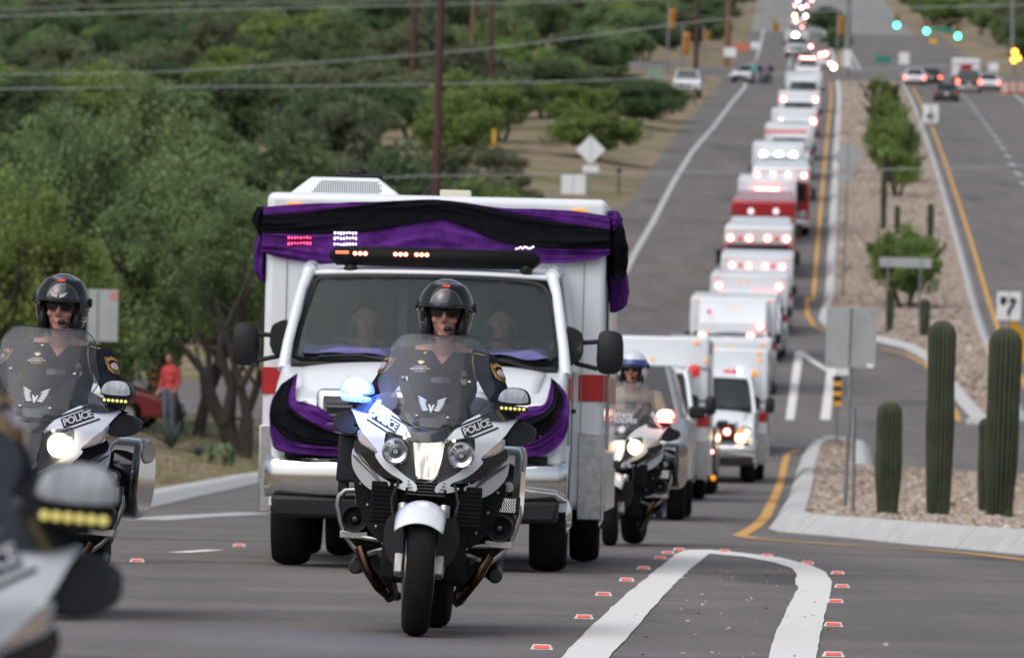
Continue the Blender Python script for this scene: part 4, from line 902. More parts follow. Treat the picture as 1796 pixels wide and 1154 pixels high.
    wsp = A(1.35, (546, 489), (560, 485), (655, 484), (755, 485), (850, 488), (938, 496), (960, 510), (974, 560), (984, 610), (979, 645), (870, 641), (755, 638), (620, 636), (512, 636), (517, 605), (530, 550))
    wsp = [(x, z) for x, z in wsp]; wc = sum(p[0] for p in wsp)/len(wsp)
    MB().panel(wsp, yw, .008, .06, sm=1).build('windscreen', wglass, a, 60)
    fr_ = chaikin(wsp, 2); cz_ = sum(p[1] for p in fr_)/len(fr_)
    MB().tube([(wc+(x-wc)*.985, yw(x, z)+.012, cz_+(z-cz_)*.965) for x, z in fr_], .026, 6, closed=True).build('windscreen_seal', blackp, a)
    MB().box((0, 1.0, 1.395), (1.86, .16, .05)).build('cowl', blackp, a, bevel=.015)
    for s in (-1, 1):
        MB().tube([(s*.985, 1.0, 1.36), (s*.965, 1.12, 1.55), (s*.90, 1.44, 1.93), (s*.86, 1.58, 2.06)], [.045, .038, .036, .045], 10).build('pillar', awhite, a, 60)
        MB().tube([(s*.86, 1.56, 2.07), (s*.87, 2.0, 2.1), (s*.87, 2.32, 2.1)], .05, 10).build('roof_rail', awhite, a, 60)
        sg = MB(); sg.add([(s*.985, 1.18, 1.42), (s*.985, 2.2, 1.42), (s*.90, 2.15, 2.03), (s*.90, 1.62, 2.03)], [(0, 1, 2, 3)]); o = sg.build('side_glass', wglass, a); q = o.modifiers.new('t', 'SOLIDIFY'); q.thickness = .008
        MB().tube([(s*.99, 2.24, 1.4), (s*.9, 2.2, 2.08)], .05, 8).build('door_frame', awhite, a)
        MB().tube([(s*1.0, 1.16, 1.42), (s*.93, 1.52, 1.93), (s*.905, 1.62, 2.04)], .012, 6).build('door_seal', blackp, a)
        # mirror
        mi = empty('wing_mirror', (s*1.28, 1.25, 1.535)); mi.parent = a
        MB().panel([(-.09, -.12), (-.085, .12), (-.05, .155), (.06, .15), (.095, .11), (.1, -.08), (.06, -.15), (-.05, -.15)], lambda x, z: .0+3*(x*x+z*z*.5), .13, .05, sm=1).build('mirror_housing', blackp, mi, 60, bevel=.012)
        MB().box((0, .145, 0), (.16, .006, .25)).build('mirror_glass', chrome, mi)
        MB().tube([(-s*.08, .06, .075), (-s*.24, .05, .06)], .017, 8).build('mirror_arm', blackp, mi); MB().tube([(-s*.08, .06, -.115), (-s*.24, .05, -.08)], .017, 8).build('mirror_arm', blackp, mi)
        MB().panel([(s*.965, 1.40), (s*1.01, 1.43), (s*1.10, 1.49), (s*1.10, 1.66), (s*1.04, 1.70), (s*.965, 1.72)][::s], lambda x, z: 1.2, .05, .05, sm=1).build('mirror_base', blackp, a, bevel=.01)
        # wipers
        w0 = (s*.62-.05, 1.44) if s < 0 else (.42, 1.44); w1 = (w0[0]-.55*s*-1 if s < 0 else w0[0]+.42, 1.52 if s < 0 else 1.44)
        pts = [(-.75, 1.455), (-.45, 1.47), (-.15, 1.42)] if s < 0 else [(.28, 1.50), (.5, 1.46), (.78, 1.405)]
        MB().tube([(x, yw(x, z)-.03, z) for x, z in pts], .013, 6).tube([(pts[0][0], yw(*pts[0])-.012, pts[0][1]), (pts[2][0], yw(*pts[2])-.012, pts[2][1])], .007, 5).build('wiper', blackp, a)
    def rooff(u, v):
        x = (u-.5)*2; y = 1.52+.82*v; z = 2.045+.13*math.sin(min(1, .25+v*1.1)*math.pi/2)*(1-.35*abs(x)**3)-.02; return (x*.9, y+.05*x*x*(1-v), z)
    rf = MB().grid(rooff, 20, 10).build('cab_roof', awhite, a, 60); q = rf.modifiers.new('t', 'SOLIDIFY'); q.thickness = .03; q.offset = -1
    # inside the cab
    inn = MB().box((0, 2.26, 1.45), (1.84, .04, 1.3)).build('bulkhead', cabin, a); MB().box((0, 2.22, 1.62), (.5, .03, .7)).build('pass_through', cabin_d, inn); MB().box((-.22, 2.2, 1.62), (.06, .03, .72)).build('pass_through_frame', mat('cabin_pale', (.25, .29, .3), .7), inn)
    MB().box((0, 1.2, 1.34), (1.86, .5, .14)).build('dashboard', cabin_d, a, bevel=.04)
    for s in (-1, 1): MB().box((s*.48, 1.95, 1.0), (.5, .5, .2)).box((s*.48, 2.13, 1.32), (.48, .14, .6), rotm(R(-8))).box((s*.48, 2.15, 1.70), (.26, .1, .18)).build('cab_seat', cabin, a, bevel=.05)
    MB().tube([(.48+.19*math.cos(i*.3927), 1.58+.06*math.sin(i*.3927), 1.44+.17*math.sin(i*.3927)) for i in range(16)], .014, 6, closed=True).build('steering_wheel', blackp, a)
    for s in (-1, 1): MB().tube([(s*.80, 2.0, 1.85), (s*.84, 1.8, 1.88), (s*.86, 1.68, 1.8), (s*.90, 1.6, 1.62), (s*.86, 1.7, 1.56)], .02, 6).build('grab_handle', mat('cabin_teal', (.17, .22, .21), .7), a)
    MB().box((0, 1.7, .95), (1.8, 1.1, .06)).build('cab_floor', cabin_d, a)
    # roof equipment
    ac = MB(); 
    ac.add([(-1.10, 2.75, 2.64), (-.28, 2.75, 2.64), (-.28, 3.7, 2.64), (-1.10, 3.7, 2.64), (-.94, 2.86, 2.775), (-.46, 2.86, 2.775), (-.46, 3.6, 2.775), (-.94, 3.6, 2.775)], [(3, 2, 1, 0), (4, 5, 6, 7), (0, 1, 5, 4), (1, 2, 6, 5), (2, 3, 7, 6), (3, 0, 4, 7)])
    ac = ac.build('air_conditioner', awhite, a, bevel=.012)
    sl_ = Vector((0, .11, .135)); m_ = MB()
    for j in range(8):
        for i in range(30-2*(j // 3)):
            u = -.94+j*.008+.014+(.50-.0)*0+i*.0165+(.008 if j % 2 else 0)
            v = .18+j*.085; c_ = Vector((u, 2.75-.003, 2.64))+sl_*v; m_.box(c_, (.0095, .004, .0075), rotm(R(-39)))
    m_.build('perforated_grille', mat('grille_hole', (.09, .095, .1), .7), ac)
    MB().box((-.62, 3.2, 2.80), (.36, .2, .03)).ell((-.62, 3.15, 2.825), (.07, .07, .04), 12, 8).tube([(-.8, 3.1, 2.80), (-.45, 3.1, 2.80)], .012, 6).build('roof_vent', blackp, ac)
    MB().box((.12, 2.6, 2.665), (.22, .2, .05)).build('roof_antenna_base', cream, a, bevel=.006)
    return a
AMB = make_ambulance()
def lamp(parent, x, y, z, r, m_hot, m_ring, name='warning_lamp', sq=1.0):
    o = MB().lathe([(0, -.014), (r*.6, -.01), (r, .0), (r, .03)], (0, 0, 0), (0, 1, 0), 16).build(name, m_ring, parent); o.location = (x, y, z); o.scale = (sq, 1, 1)
    h_ = MB().lathe([(0, -.022), (r*.5, -.018), (r*.62, -.008)], (0, 0, 0), (0, 1, 0), 14).build('lamp_core', m_hot, o); return o
# ------------------------------------------------------------------ the lead ambulance: drapes, light bar, crew
random.seed(11)
purple = mat('purple_cloth', (.06, .011, .115), .8, var=.3, vs=9, bump=.35, bs=14, tint=(.09, .02, .18), spec=.12); blackc = mat('black_cloth', (.0065, .0065, .009), .9, var=.3, vs=12, bump=.4, bs=14, spec=.06)
AYAW = -math.atan(SL)
AX = (734-898)/F*AY0-.0
amb_base = AMB
TPL = AMB                                   # template: copied for the rest of the procession, then becomes the lead vehicle itself
def cloth(name, top, bot, yf, mt, parent, nu=60, nv=10, amp=.012, fold=9, seed=0, th=.004):
    def fn(u, v):
        a, b = lerp_poly(top, u), lerp_poly(bot, u); x = a[0]+(b[0]-a[0])*v; z = a[1]+(b[1]-a[1])*v
        f = amp*(.6*math.sin(v*fold+2.2*math.sin(u*5+seed)+seed)+.8*noise.noise(Vector((u*5+seed, v*2.2, seed)))+.45*noise.noise(Vector((u*19, v*5, seed+5)))+.35*math.sin(v*21+u*7+3*noise.noise(Vector((u*6, v, seed))))+.3*noise.noise(Vector((u*9+v*4, v*13, seed+2))))
        return (x, yf(x, z)-abs(f)*.6-.5*f-.008, z)
    o = MB().grid(fn, nu, nv).build(name, mt, parent, 80); q = o.modifiers.new('t', 'SOLIDIFY'); q.thickness = th; q.offset = 1; return o
def make_drapes(root_loc, yaw):
    d = empty('mourning_drape', root_loc, (0, 0, yaw), 'purple and black mourning bunting tied across the ambulance box above its light bar', 'drape')
    Y = 2.27; K = lambda *p: A(2.27, *p)
    t0 = K((455, 365), (520, 360), (600, 358), (660, 357), (700, 355), (760, 353), (810, 358), (870, 367), (940, 369), (1000, 373), (1066, 382))
    b0 = K((455, 379), (520, 376), (600, 366), (660, 359), (700, 356), (760, 354), (810, 360), (880, 374), (960, 390), (1010, 398), (1066, 406))
    b1 = K((455, 411), (540, 414), (620, 411), (660, 405), (700, 398), (760, 387), (800, 396), (860, 420), (900, 432), (980, 438), (1066, 438))
    b2 = K((455, 445), (500, 456), (560, 464), (620, 463), (660, 462), (700, 461), (800, 462), (900, 464), (980, 464), (1030, 459), (1066, 449))
    flat = lambda x, z: Y
    cloth('purple_cloth_upper', t0, b0, flat, purple, d, 110, 10, .012, 5, 1); cloth('black_cloth_band', b0, b1, lambda x, z: Y-.012, blackc, d, 120, 24, .022, 7, 2); cloth('purple_cloth_lower', b1, b2, flat, purple, d, 120, 26, .028, 8, 4)
    # where the cloth is gathered round the corners
    def bunch(pts, rad, mt, seed, nm):
        m_ = MB(); n, k = 26, 20; vs = []
        for i in range(n+1):
            c_ = Vector(lerp_poly(pts, i/n)); r_ = lerp_poly(rad, i/n)
            for j in range(k):
                th = 2*math.pi*j/k; f = 1+.16*math.sin(th*5+i*.25+seed)+.16*noise.noise(Vector((math.cos(th)*2, i*.3, seed))); vs.append(c_+Vector((r_[0]*f*math.cos(th), r_[1]*f*math.sin(th), 0)))
        m_.add(vs, [(i*k+j, i*k+(j+1) % k, (i+1)*k+(j+1) % k, (i+1)*k+j) for i in range(n) for j in range(k)]+[tuple(range(k)), tuple(n*k+j for j in range(k-1, -1, -1))]); return m_.build(nm, mt, d, 80)
    bunch([(-1.26, 2.36, 2.53), (-1.27, 2.36, 2.44), (-1.25, 2.36, 2.33)], [(.035, .1), (.05, .12), (.03, .1)], blackc, 1, 'gathered_black_cloth')
    bunch([(-1.255, 2.4, 2.36), (-1.27, 2.4, 2.22), (-1.265, 2.4, 2.08), (-1.24, 2.4, 1.99)], [(.03, .08), (.04, .1), (.035, .1), (.015, .05)], purple, 3, 'gathered_purple_cloth')
    bunch([(1.26, 2.36, 2.56), (1.275, 2.36, 2.50), (1.285, 2.4, 2.42)], [(.035, .1), (.05, .12), (.04, .1)], purple, 5, 'gathered_purple_cloth'); bunch([(1.28, 2.4, 2.46), (1.29, 2.45, 2.3), (1.31, 2.5, 2.15), (1.30, 2.4, 2.05)], [(.05, .1), (.075, .14), (.06, .12), (.02, .05)], blackc, 7, 'gathered_black_cloth')
    bunch([(1.27, 2.7, 2.55), (1.28, 2.7, 2.3), (1.30, 2.7, 2.05), (1.30, 2.7, 1.9), (1.27, 2.7, 1.84)], [(.03, .08), (.05, .1), (.07, .12), (.06, .1), (.02, .04)], purple, 9, 'gathered_purple_cloth')
    # flashing lamp cells showing through the weave
    for (xa, xb, rows, mt) in ((502, 540, (419, 429), mat('red_led', (1, .1, .15), .3, emit=2.6, ecol=(1, .05, .14))), (583, 620, (411, 420, 431), mat('white_led', (1, 1, 1), .3, emit=2.2, ecol=(.95, .92, 1)))):
        m_ = MB()
        for r_ in rows:
            for i in range(8):
                x, z = al(xa+(xb-xa)*i/7, r_+random.uniform(-.7, .7), 2.24); m_.ell((x, 2.228, z), (.0055, .006, random.uniform(.006, .012)), 8, 5)
        m_.build('lamp_cells', mt, d)
    m_ = MB()
    for i in range(9): x, z = al(902+i*3.7, 436+random.uniform(-1, 3), 2.24); m_.ell((x, 2.225, z), (.006, .006, .005), 8, 5)
    m_.build('lamp_cells', MATS['white_led'], d)
    # swag over the hood and grille
    e = empty('hood_swag', root_loc, (0, 0, yaw), 'purple and black cloth swag slung across the ambulance grille from fender to fender', 'drape')
    K = lambda *p: A(.05, *p)
    up = K((517, 657), (520, 700), (535, 708), (560, 716), (600, 738), (660, 755), (757, 762), (840, 755), (895, 735), (930, 717), (955, 712), (963, 690), (966, 664))
    m1 = K((512, 660), (505, 700), (518, 722), (545, 740), (590, 760), (660, 772), (757, 777), (840, 770), (890, 756), (925, 738), (958, 725), (972, 700), (967, 666))
    m2 = K((496, 672), (482, 700), (480, 735), (492, 760), (530, 780), (640, 788), (757, 790), (860, 788), (915, 780), (950, 768), (980, 740), (990, 705), (975, 672))
    lo = K((490, 676), (477, 705), (476, 738), (480, 770), (498, 793), (600, 803), (757, 807), (880, 804), (945, 802), (978, 790), (999, 760), (998, 705), (980, 676))
    yh = lambda x, z: .0+.45*max(0, abs(x)-.75)+max(0, z-1.08)*1.6
    cloth('purple_cloth_inner', up, m1, yh, purple, e, 100, 16, .024, 7, 3); cloth('black_cloth_band', m1, m2, lambda x, z: yh(x, z)-.015, blackc, e, 100, 20, .03, 9, 6); cloth('purple_cloth_outer', m2, lo, yh, purple, e, 100, 16, .026, 7, 8)
    return d, e
def make_lightbar(root_loc, yaw):
    b = empty('light_bar', root_loc, (0, 0, yaw), 'black roof light bar with lit red lamps above the lead ambulance windscreen', 'light bar')
    (xa, za), (xb, zb) = al(579, 450, 1.6), al(939, 460, 1.6)
    MB().tube([(xa, 1.62, za), (xa+.03, 1.6, za), (xb-.03, 1.6, zb-.0), (xb, 1.62, zb)], [.04, .068, .068, .04], 8).build('bar_body', mat('bar_black', (.006, .006, .007), .6, spec=.15), b, 60, bevel=0)
    for (p, w_) in ((612, 0), (920, 0)): x, z = al(p, 470, 1.6); MB().ell((x, 1.6, z-.02), (.05, .06, .05), 12, 8).build('bar_foot', blackp, b)
    rl = mat('red_bar_lamp', (1, .2, .1), .3, emit=3.2, ecol=(1, .16, .07)); rh = mat('red_bar_core', (1, .5, .4), .3, emit=6, ecol=(1, .5, .38))
    for px in (619, 628, 637, 690, 699, 708, 727, 736, 745):
        x, z = al(px, 447+(px-620)*.022, 1.54); lamp(b, x, 1.54, z, .0165, rh, rl, 'red_lamp')
    m_ = MB()
    for i in range(7):
        for j in range(3): x, z = al(586+i*3.4, 443.5+j*3.2, 1.54); m_.ell((x, 1.541, z), .0048, 8, 5)
    m_.build('red_lamp_cells', rl, b); return b
# ------------------------------------------------------------------ cars, pickups, fire engines
PAINT = {}
def paintm(n_, c): 
    return mat('paint_'+n_, c, .28, coat=.4, var=.05, vs=2, rvar=.05)
tail_red = mat('tail_lamp', (.5, .02, .02), .25, coat=.5); brake_lit = mat('brake_lamp_lit', (1, .1, .08), .3, emit=4, ecol=(1, .12, .08)); plate_m = mat('number_plate', (.6, .6, .58), .5)
KIND = {'sedan': dict(L=4.7, W=1.82, zb=.30, hood=(.78, .92), belt=.95, base=(1.15, 4.25), roof=(1.95, 3.45), H=1.45, r=.32, deck=.98),
        'suv': dict(L=4.9, W=1.95, zb=.38, hood=(.98, 1.12), belt=1.16, base=(1.25, 4.86), roof=(1.85, 4.6), H=1.83, r=.37, deck=1.16),
        'pickup': dict(L=5.8, W=2.0, zb=.48, hood=(1.10, 1.24), belt=1.28, base=(1.5, 3.75), roof=(2.05, 3.55), H=1.95, r=.40, deck=1.28)}
def make_car(kind, pm, name=None, lit_head=False, lit_tail=False):
    k = KIND[kind]; L, W, zb, r = k['L'], k['W'], k['zb'], k['r']; c = empty(name or {'sedan': 'car', 'suv': 'sport_utility_vehicle', 'pickup': 'pickup_truck'}[kind]); h = W/2
    def arch(yc): return [(yc-r*1.2, zb), (yc-r*1.08, zb+r*.6), (yc-r*.6, zb+r*1.0), (yc, zb+r*1.16), (yc+r*.6, zb+r*1.0), (yc+r*1.08, zb+r*.6), (yc+r*1.2, zb)]
    fy, ry = .92, L-1.05
    pr = [(.08, zb)]+arch(fy)+arch(ry)+[(L-.06, zb), (L, zb+.25), (L-.02, k['deck']-.12), (L-.08, k['deck']), (k['base'][1], k['belt']), (k['base'][0], k['belt']), (k['base'][0]-.05, k['hood'][1]), (.25, k['hood'][0]), (.03, k['hood'][0]-.14), (0, zb+.2)]
    bd = MB().prism(pr, 'x', -h, h).build('body', pm, c, bevel=.06, seg=3)
    b0, b1 = k['base']; r0, r1 = k['roof']; zt = k['H']; bl = k['belt']-.02; wb = h-.07; wt = h-.26
    V = [(-wb, b0, bl), (wb, b0, bl), (wb, b1, bl), (-wb, b1, bl), (-wt, r0, zt), (wt, r0, zt), (wt, r1, zt), (-wt, r1, zt)]
    MB().add(V, [(3, 2, 1, 0), (4, 5, 6, 7), (0, 1, 5, 4), (1, 2, 6, 5), (2, 3, 7, 6), (3, 0, 4, 7)]).build('cabin', pm, c, bevel=.05, seg=3)
    def pane(nm, q, n_, ins=.1, p=.012):
        q = [Vector(x) for x in q]; ct = sum(q, Vector())/4; n_ = (q[1]-q[0]).cross(q[2]-q[0]).normalized()*n_
        w_ = [ct+(x-ct)*(1-ins)+n_*p for x in q]; i_ = [x-n_*.03 for x in w_]; return MB().add(w_+i_, [(0, 1, 2, 3), (7, 6, 5, 4), (0, 4, 5, 1), (1, 5, 6, 2), (2, 6, 7, 3), (3, 7, 4, 0)]).build(nm, dglass, c, flat=True)
    pane('windscreen', [V[0], V[1], V[5], V[4]], 1); pane('rear_window', [V[2], V[3], V[7], V[6]], 1, .16); pane('side_window', [V[1], V[2], V[6], V[5]], 1, .13); pane('side_window', [V[3], V[0], V[4], V[7]], 1, .13)
    MB().box((0, -.005, k['hood'][0]-.2), (W*.5, .05, .16)).build('grille', blackp, c, bevel=.02); bpc = blackp if kind != 'pickup' else chrome
    MB().box((0, .03, zb+.12), (W*.94, .14, .18)).build('front_bumper', bpc, c, bevel=.04); MB().box((0, L-.02, zb+.13), (W*.94, .14, .18)).build('rear_bumper', bpc, c, bevel=.04); MB().box((0, L+.025, k['deck']-.35 if kind != 'sedan' else .72), (.32, .012, .16)).build('number_plate', plate_m, c)
    for s in (-1, 1):
        MB().box((s*(h-.24), .06, k['hood'][0]-.17), (.34, .12, .15)).build('headlight', beam if lit_head else headl, c, bevel=.03)
        MB().box((s*(h-.13), L-.06, k['deck']-.22), (.24, .14, .2 if kind == 'sedan' else .34)).build('tail_light', brake_lit if lit_tail else tail_red, c, bevel=.03)
        MB().box((s*(h+.09), k['base'][0]+.25, bl+.1), (.2, .1, .15)).build('wing_mirror', blackp if kind == 'pickup' else pm, c, bevel=.03)
        for y in (fy, ry):
            e = empty('wheel', (s*(h-.13), y, r)); e.parent = c; tyre(MB(), (0, 0, 0), r, .24, 28).build('tyre', rubber, e, 60); MB().lathe([(r-.1, s*.07), (r-.13, s*.06), (.1, s*.05), (.06, s*.08), (0, s*.08)], (0, 0, 0), (1, 0, 0), 20).build('rim', castal, e)
    if kind == 'pickup':
        MB().box((0, (b1+L)/2-.05, bl+.005), (W-.3, L-b1-.4, .03)).build('truck_bed', blackp, c)
    return c
def make_fire(topm, bodym):
    c = empty('fire_engine'); W = 1.25
    MB().box((0, 1.2, 1.35), (2*W, 2.4, 1.9)).build('cab', bodym, c, bevel=.09, seg=3); MB().box((0, 1.2, 2.64), (2*W-.02, 2.4, .68)).build('cab_roof', topm, c, bevel=.12, seg=4)
    MB().box((0, -.01, 1.9), (2.2, .06, .78)).build('windscreen', dglass, c, bevel=.03); MB().box((0, -.012, .95), (1.2, .05, .5)).build('grille', chrome, c, bevel=.03); MB().box((0, -.15, .58), (2.5, .4, .3)).build('bumper', chrome, c, bevel=.05)
    MB().box((0, 5.4, 1.6), (2*W-.04, 5.8, 2.3)).build('equipment_body', bodym, c, bevel=.05); MB().box((0, 5.4, 2.84), (2*W-.3, 5.4, .2)).build('hose_bed', topm, c, bevel=.05)
    for s in (-1, 1):
        MB().box((s*.95, -.02, .95), (.36, .06, .3)).build('headlight', headl, c, bevel=.03); MB().box((s*(W+.006), 1.0, 1.85), (.012, .9, .7)).build('side_window', dglass, c)
        MB().box((s*(W+.16), -.05, 1.85), (.2, .16, .5)).tube([(s*W, .1, 2.2), (s*(W+.16), -.05, 2.15)], .02, 6).build('wing_mirror', blackp, c, bevel=.02)
        for y in (1.6, 6.2): e = empty('wheel', (s*(W-.17), y, .5)); e.parent = c; tyre(MB(), (0, 0, 0), .5, .3, 28).build('tyre', rubber, e, 60); MB().lathe([(.38, s*.1), (.2, s*.04), (.12, s*.14), (0, s*.14)], (0, 0, 0), (1, 0, 0), 18).build('rim', chrome, e)
    return c
CG = 'emergency vehicles following in the procession'
def put(o, X, Y, label, cat, group=CG, yaw=AYAW, pitch=True, dz=0):
    L_ = 4.5; sl_ = math.atan((zr(Y+L_)-zr(Y))/L_) if pitch else 0
    o.location = (X, Y, zr(Y)+dz); o.rotation_euler = Matrix.Rotation(yaw, 3, 'Z').to_4x4().to_3x3().__matmul__(Matrix.Rotation(sl_, 3, 'X')).to_euler(); return tag(o, label, cat, group)
RED = (redhot, redlit); redhot2 = mat('red_lamp_far_core', (1, .7, .6), .3, emit=8, ecol=(1, .42, .34)); redlit2 = mat('red_lamp_far', (1, .06, .06), .3, emit=1.8, ecol=(1, .10, .085))
reddull = mat('red_lens_faint_glow', (.5, .02, .03), .25, coat=.5, emit=.15, ecol=(1, .05, .05)); whot = mat('white_lamp_core', (1, 1, .95), .3, emit=16, ecol=(1, 1, .86)); wring = mat('white_lamp_far', (1, 1, .9), .3, emit=5, ecol=(1, .97, .8)); hcore = mat('head_lamp_core', (1, .9, .7), .3, emit=9, ecol=(1, .85, .55)); hring = mat('head_lamp_far', (1, .8, .5), .3, emit=6, ecol=(1, .72, .36)); bring = mat('blue_lamp_far', (.3, .3, 1), .3, emit=6, ecol=(.25, .25, 1)); bcore = mat('blue_lamp_core', (.7, .7, 1), .3, emit=12, ecol=(.6, .6, 1)); wdull = mat('white_lens_faint_glow', (.75, .76, .78), .2, coat=.4, emit=.35, ecol=(1, 1, 1))  # dull red and white lenses have a faint glow put into their colour
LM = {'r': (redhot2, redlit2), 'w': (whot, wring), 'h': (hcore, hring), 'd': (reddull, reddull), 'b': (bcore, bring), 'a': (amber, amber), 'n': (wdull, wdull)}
LMESH = {}
def lamps_at(o, lst, yl):
    "lamps given by pixel; the depth is the vehicle's own face yl behind its front"
    bpy.context.view_layer.update(); Mi = o.matrix_world.inverted(); n_ = (o.matrix_world.to_3x3() @ Vector((0, -1, 0)))
    pl = o.matrix_world @ Vector((0, yl, 0))
    for (px, py, kd, rp) in lst:
        d = P(px, py, 100)-EYE; t = (pl-EYE).dot(n_)/d.dot(n_); q = EYE+d*t; l = Mi @ q; r = rp*(q.y)/F
        if kd not in LMESH:
            hot, ring = LM[kd]; LMESH[kd] = (MB().lathe([(0, -.3), (.6, -.22), (1, .0), (1, .6)], (0, 0, 0), (0, 1, 0), 16).mesh('warning_lamp', ring), MB().lathe([(0, -.36), (.45, -.33), (.66, -.2)], (0, 0, 0), (0, 1, 0), 14).mesh('lamp_core', hot))
        e = link_obj('warning_lamp', LMESH[kd][0], o, (l.x, yl-.01, l.z), sc=(r, .05, r)); link_obj('lamp_core', LMESH[kd][1], e)
def lightbar_on(o, x, y, z, w_, kd, name='light_bar'):
    hot, ring = LM[kd]; b = MB().box((x, y, z), (w_, .16, .10)).build(name, ring, o, bevel=.03); MB().box((x, y-.085, z), (w_*.86, .02, .06)).build('light_bar_core', hot, b)
def module_place(px, top, h, yl=2.3):
    q = PH(px, top, h); print('CONVOY', px, top, round(q.y), round(q.x-x0(q.y), 2))
    "bumper position so that the top of the face yl behind it shows at the pixel"
    q = PH(px, top, h); return q.x+SL*-yl, q.y-yl
def amb_copy(px, top, label, lamps, swap=None, Y=None, X=None, h=2.64, skip=('air_conditioner', 'roof_antenna_base'), fairing=False):
    if Y is None: X, Y = module_place(px, top, h)
    o = copy_tree(TPL, None, swap, skip); put(o, X, Y, label, 'ambulance'); lamps_at(o, lamps, 1.22 if fairing else 2.29)
    if fairing: MB().prism([(2.31, 2.6), (2.31, 1.62), (1.24, 1.60), (1.26, 1.95), (1.62, 2.38)], 'x', -.96, .96).build('cab_fairing', MATS['ambulance_white'], o, bevel=.06, seg=3)
    return o
WM = 'ambulance_white'
a2 = amb_copy(0, 0, 'white ambulance with a big unlit red lens on its box, partly behind the lead one', [(1217, 650, 'd', 11), (1144, 629, 'a', 3), (1238, 634, 'a', 3)], Y=110, X=(1112-898)/F*112.3-SL*2.3)
a3 = amb_copy(0, 0, 'white ambulance with red and blue lenses over its cab and one headlamp shining', [(1276, 657, 'd', 9), (1292, 655, 'd', 9), (1297, 649, 'b', 5), (1332, 632, 'a', 3), (1323, 654, 'a', 5)], Y=136, X=(1241-898)/F*138.3-SL*2.3)
lamps_at(a3, [(1275, 757, 'r', 7), (1300, 768, 'h', 8), (1300, 758, 'a', 5)], -.02)
tm = text_mesh('AMBULANCE', .11, .002, mat('lettering_blue', (.05, .09, .2), .5), 0); lay_text(tm, Matrix.Translation((.9, 2.285, 2.13)) @ Matrix.Diagonal((-1, 1, 1, 1))); link_obj('mirrored_lettering', tm, a2)
amb_copy(1261, 595, 'white ambulance with three amber roof markers and two dull red corner lenses', [(1190, 615, 'd', 7), (1334, 618, 'd', 7), (1237, 609, 'a', 2.5), (1260, 610, 'a', 2.5), (1284, 610, 'a', 2.5)])
amb_copy(1287, 522, 'white ambulance with two lit red lamps low over its cab and one above', [(1232, 589, 'r', 8), (1316, 590, 'r', 8), (1333, 572, 'r', 8), (1244, 547, 'd', 4), (1276, 537, 'a', 2), (1287, 537, 'a', 2), (1298, 537, 'a', 2)], fairing=True)
amb_copy(1315, 482, 'white ambulance with two square lit lamps at the corners of its box', [(1261, 501, 'r', 7.5), (1366, 503, 'r', 7.5), (1323, 513, 'r', 5.5), (1331, 513, 'r', 5.5), (1346, 514, 'r', 5), (1296, 496, 'a', 2.5), (1313, 494, 'a', 2.5)])
amb_copy(1328, 448, 'white ambulance with a row of four red lamps across its box', [(1284, 465, 'r', 6.5), (1313, 466, 'r', 6.5), (1342, 467, 'r', 6.5), (1372, 468, 'r', 6.5), (1299, 466, 'd', 4), (1356, 467, 'd', 4)])
fred = paintm('fire_red', (.34, .012, .02)); fwhite = paintm('fire_white', (.68, .70, .73)); fpink = paintm('fire_faded_red', (.34, .022, .03))
def fire_copy(px, top, label, lamps, topm, h=2.98):
    q = PH(px, top, h); print('CONVOY fire', px, top, round(q.y), round(q.x-x0(q.y), 2)); o = make_fire(topm, fred); put(o, q.x, q.y, label, 'fire engine'); lamps_at(o, lamps, -.02); return o
f1 = fire_copy(1331, 397, 'red fire engine with white cab roof and four red lamps behind a white ambulance', [(1281, 417, 'r', 7), (1314, 418, 'r', 7), (1346, 418, 'r', 7), (1379, 419, 'r', 7), (1298, 418, 'd', 4), (1362, 419, 'd', 4)], fwhite)
f2 = fire_copy(1339, 352, 'red fire engine with an all red cab and two plain white lamps on its brow', [(1317, 371, 'n', 5.5), (1361, 371, 'n', 5.5)], fpink)
o = amb_copy(1346, 315, 'white rescue ambulance with one long blazing light bar between two fire engines', [], h=2.64); bpy.context.view_layer.update(); lightbar_on(o, 0, 2.2, 2.25, 1.15, 'r')
f3 = fire_copy(1370, 293, 'red fire engine with white brow and four red lamps behind the long light bar', [(1328, 305, 'r', 6), (1356, 306, 'r', 6), (1382, 307, 'r', 6), (1410, 308, 'r', 6)], fwhite)
amb_copy(1366, 254, 'white ambulance with three white floodlamps across the front of its box', [(1339, 272, 'w', 6), (1366, 273, 'w', 6), (1391, 273, 'w', 6)])
amb_copy(1385, 221, 'white ambulance with a dull red strip and a single white lamp in its middle', [(1376, 252, 'w', 6)]+[(1346+i*8, 231, 'd', 3.2) for i in range(9)])
amb_copy(1393, 194, 'white ambulance with one white and one bright red lamp on its box', [(1370, 214, 'w', 5), (1426, 214, 'r', 7)])
o = amb_copy(1402, 162, 'white ambulance with two red corner lamps and a white lamp below them', [(1374, 174, 'r', 6), (1430, 175, 'r', 6), (1398, 182, 'r', 4), (1398, 193, 'w', 6)])
amb_copy(1410, 128, 'plain white ambulance with no lamps lit far up the hill', [])
q = PH(1417, 104, 1.85); s1 = put(make_car('suv', fwhite), q.x, q.y, 'white sport utility vehicle with a wide blazing roof light bar up the hill', 'car'); lightbar_on(s1, 0, 2.0, 1.92, 1.5, 'r')
q = PH(1443, 92, 1.85); s2 = put(make_car('suv', fwhite, lit_head=True), q.x, q.y, 'white sport utility vehicle beside the median with red lamps and a lit headlight', 'car'); lamps_at(s2, [(1440, 97, 'r', 5), (1448, 95, 'r', 5), (1422, 82, 'r', 4), (1462, 118, 'h', 5)], -.02)
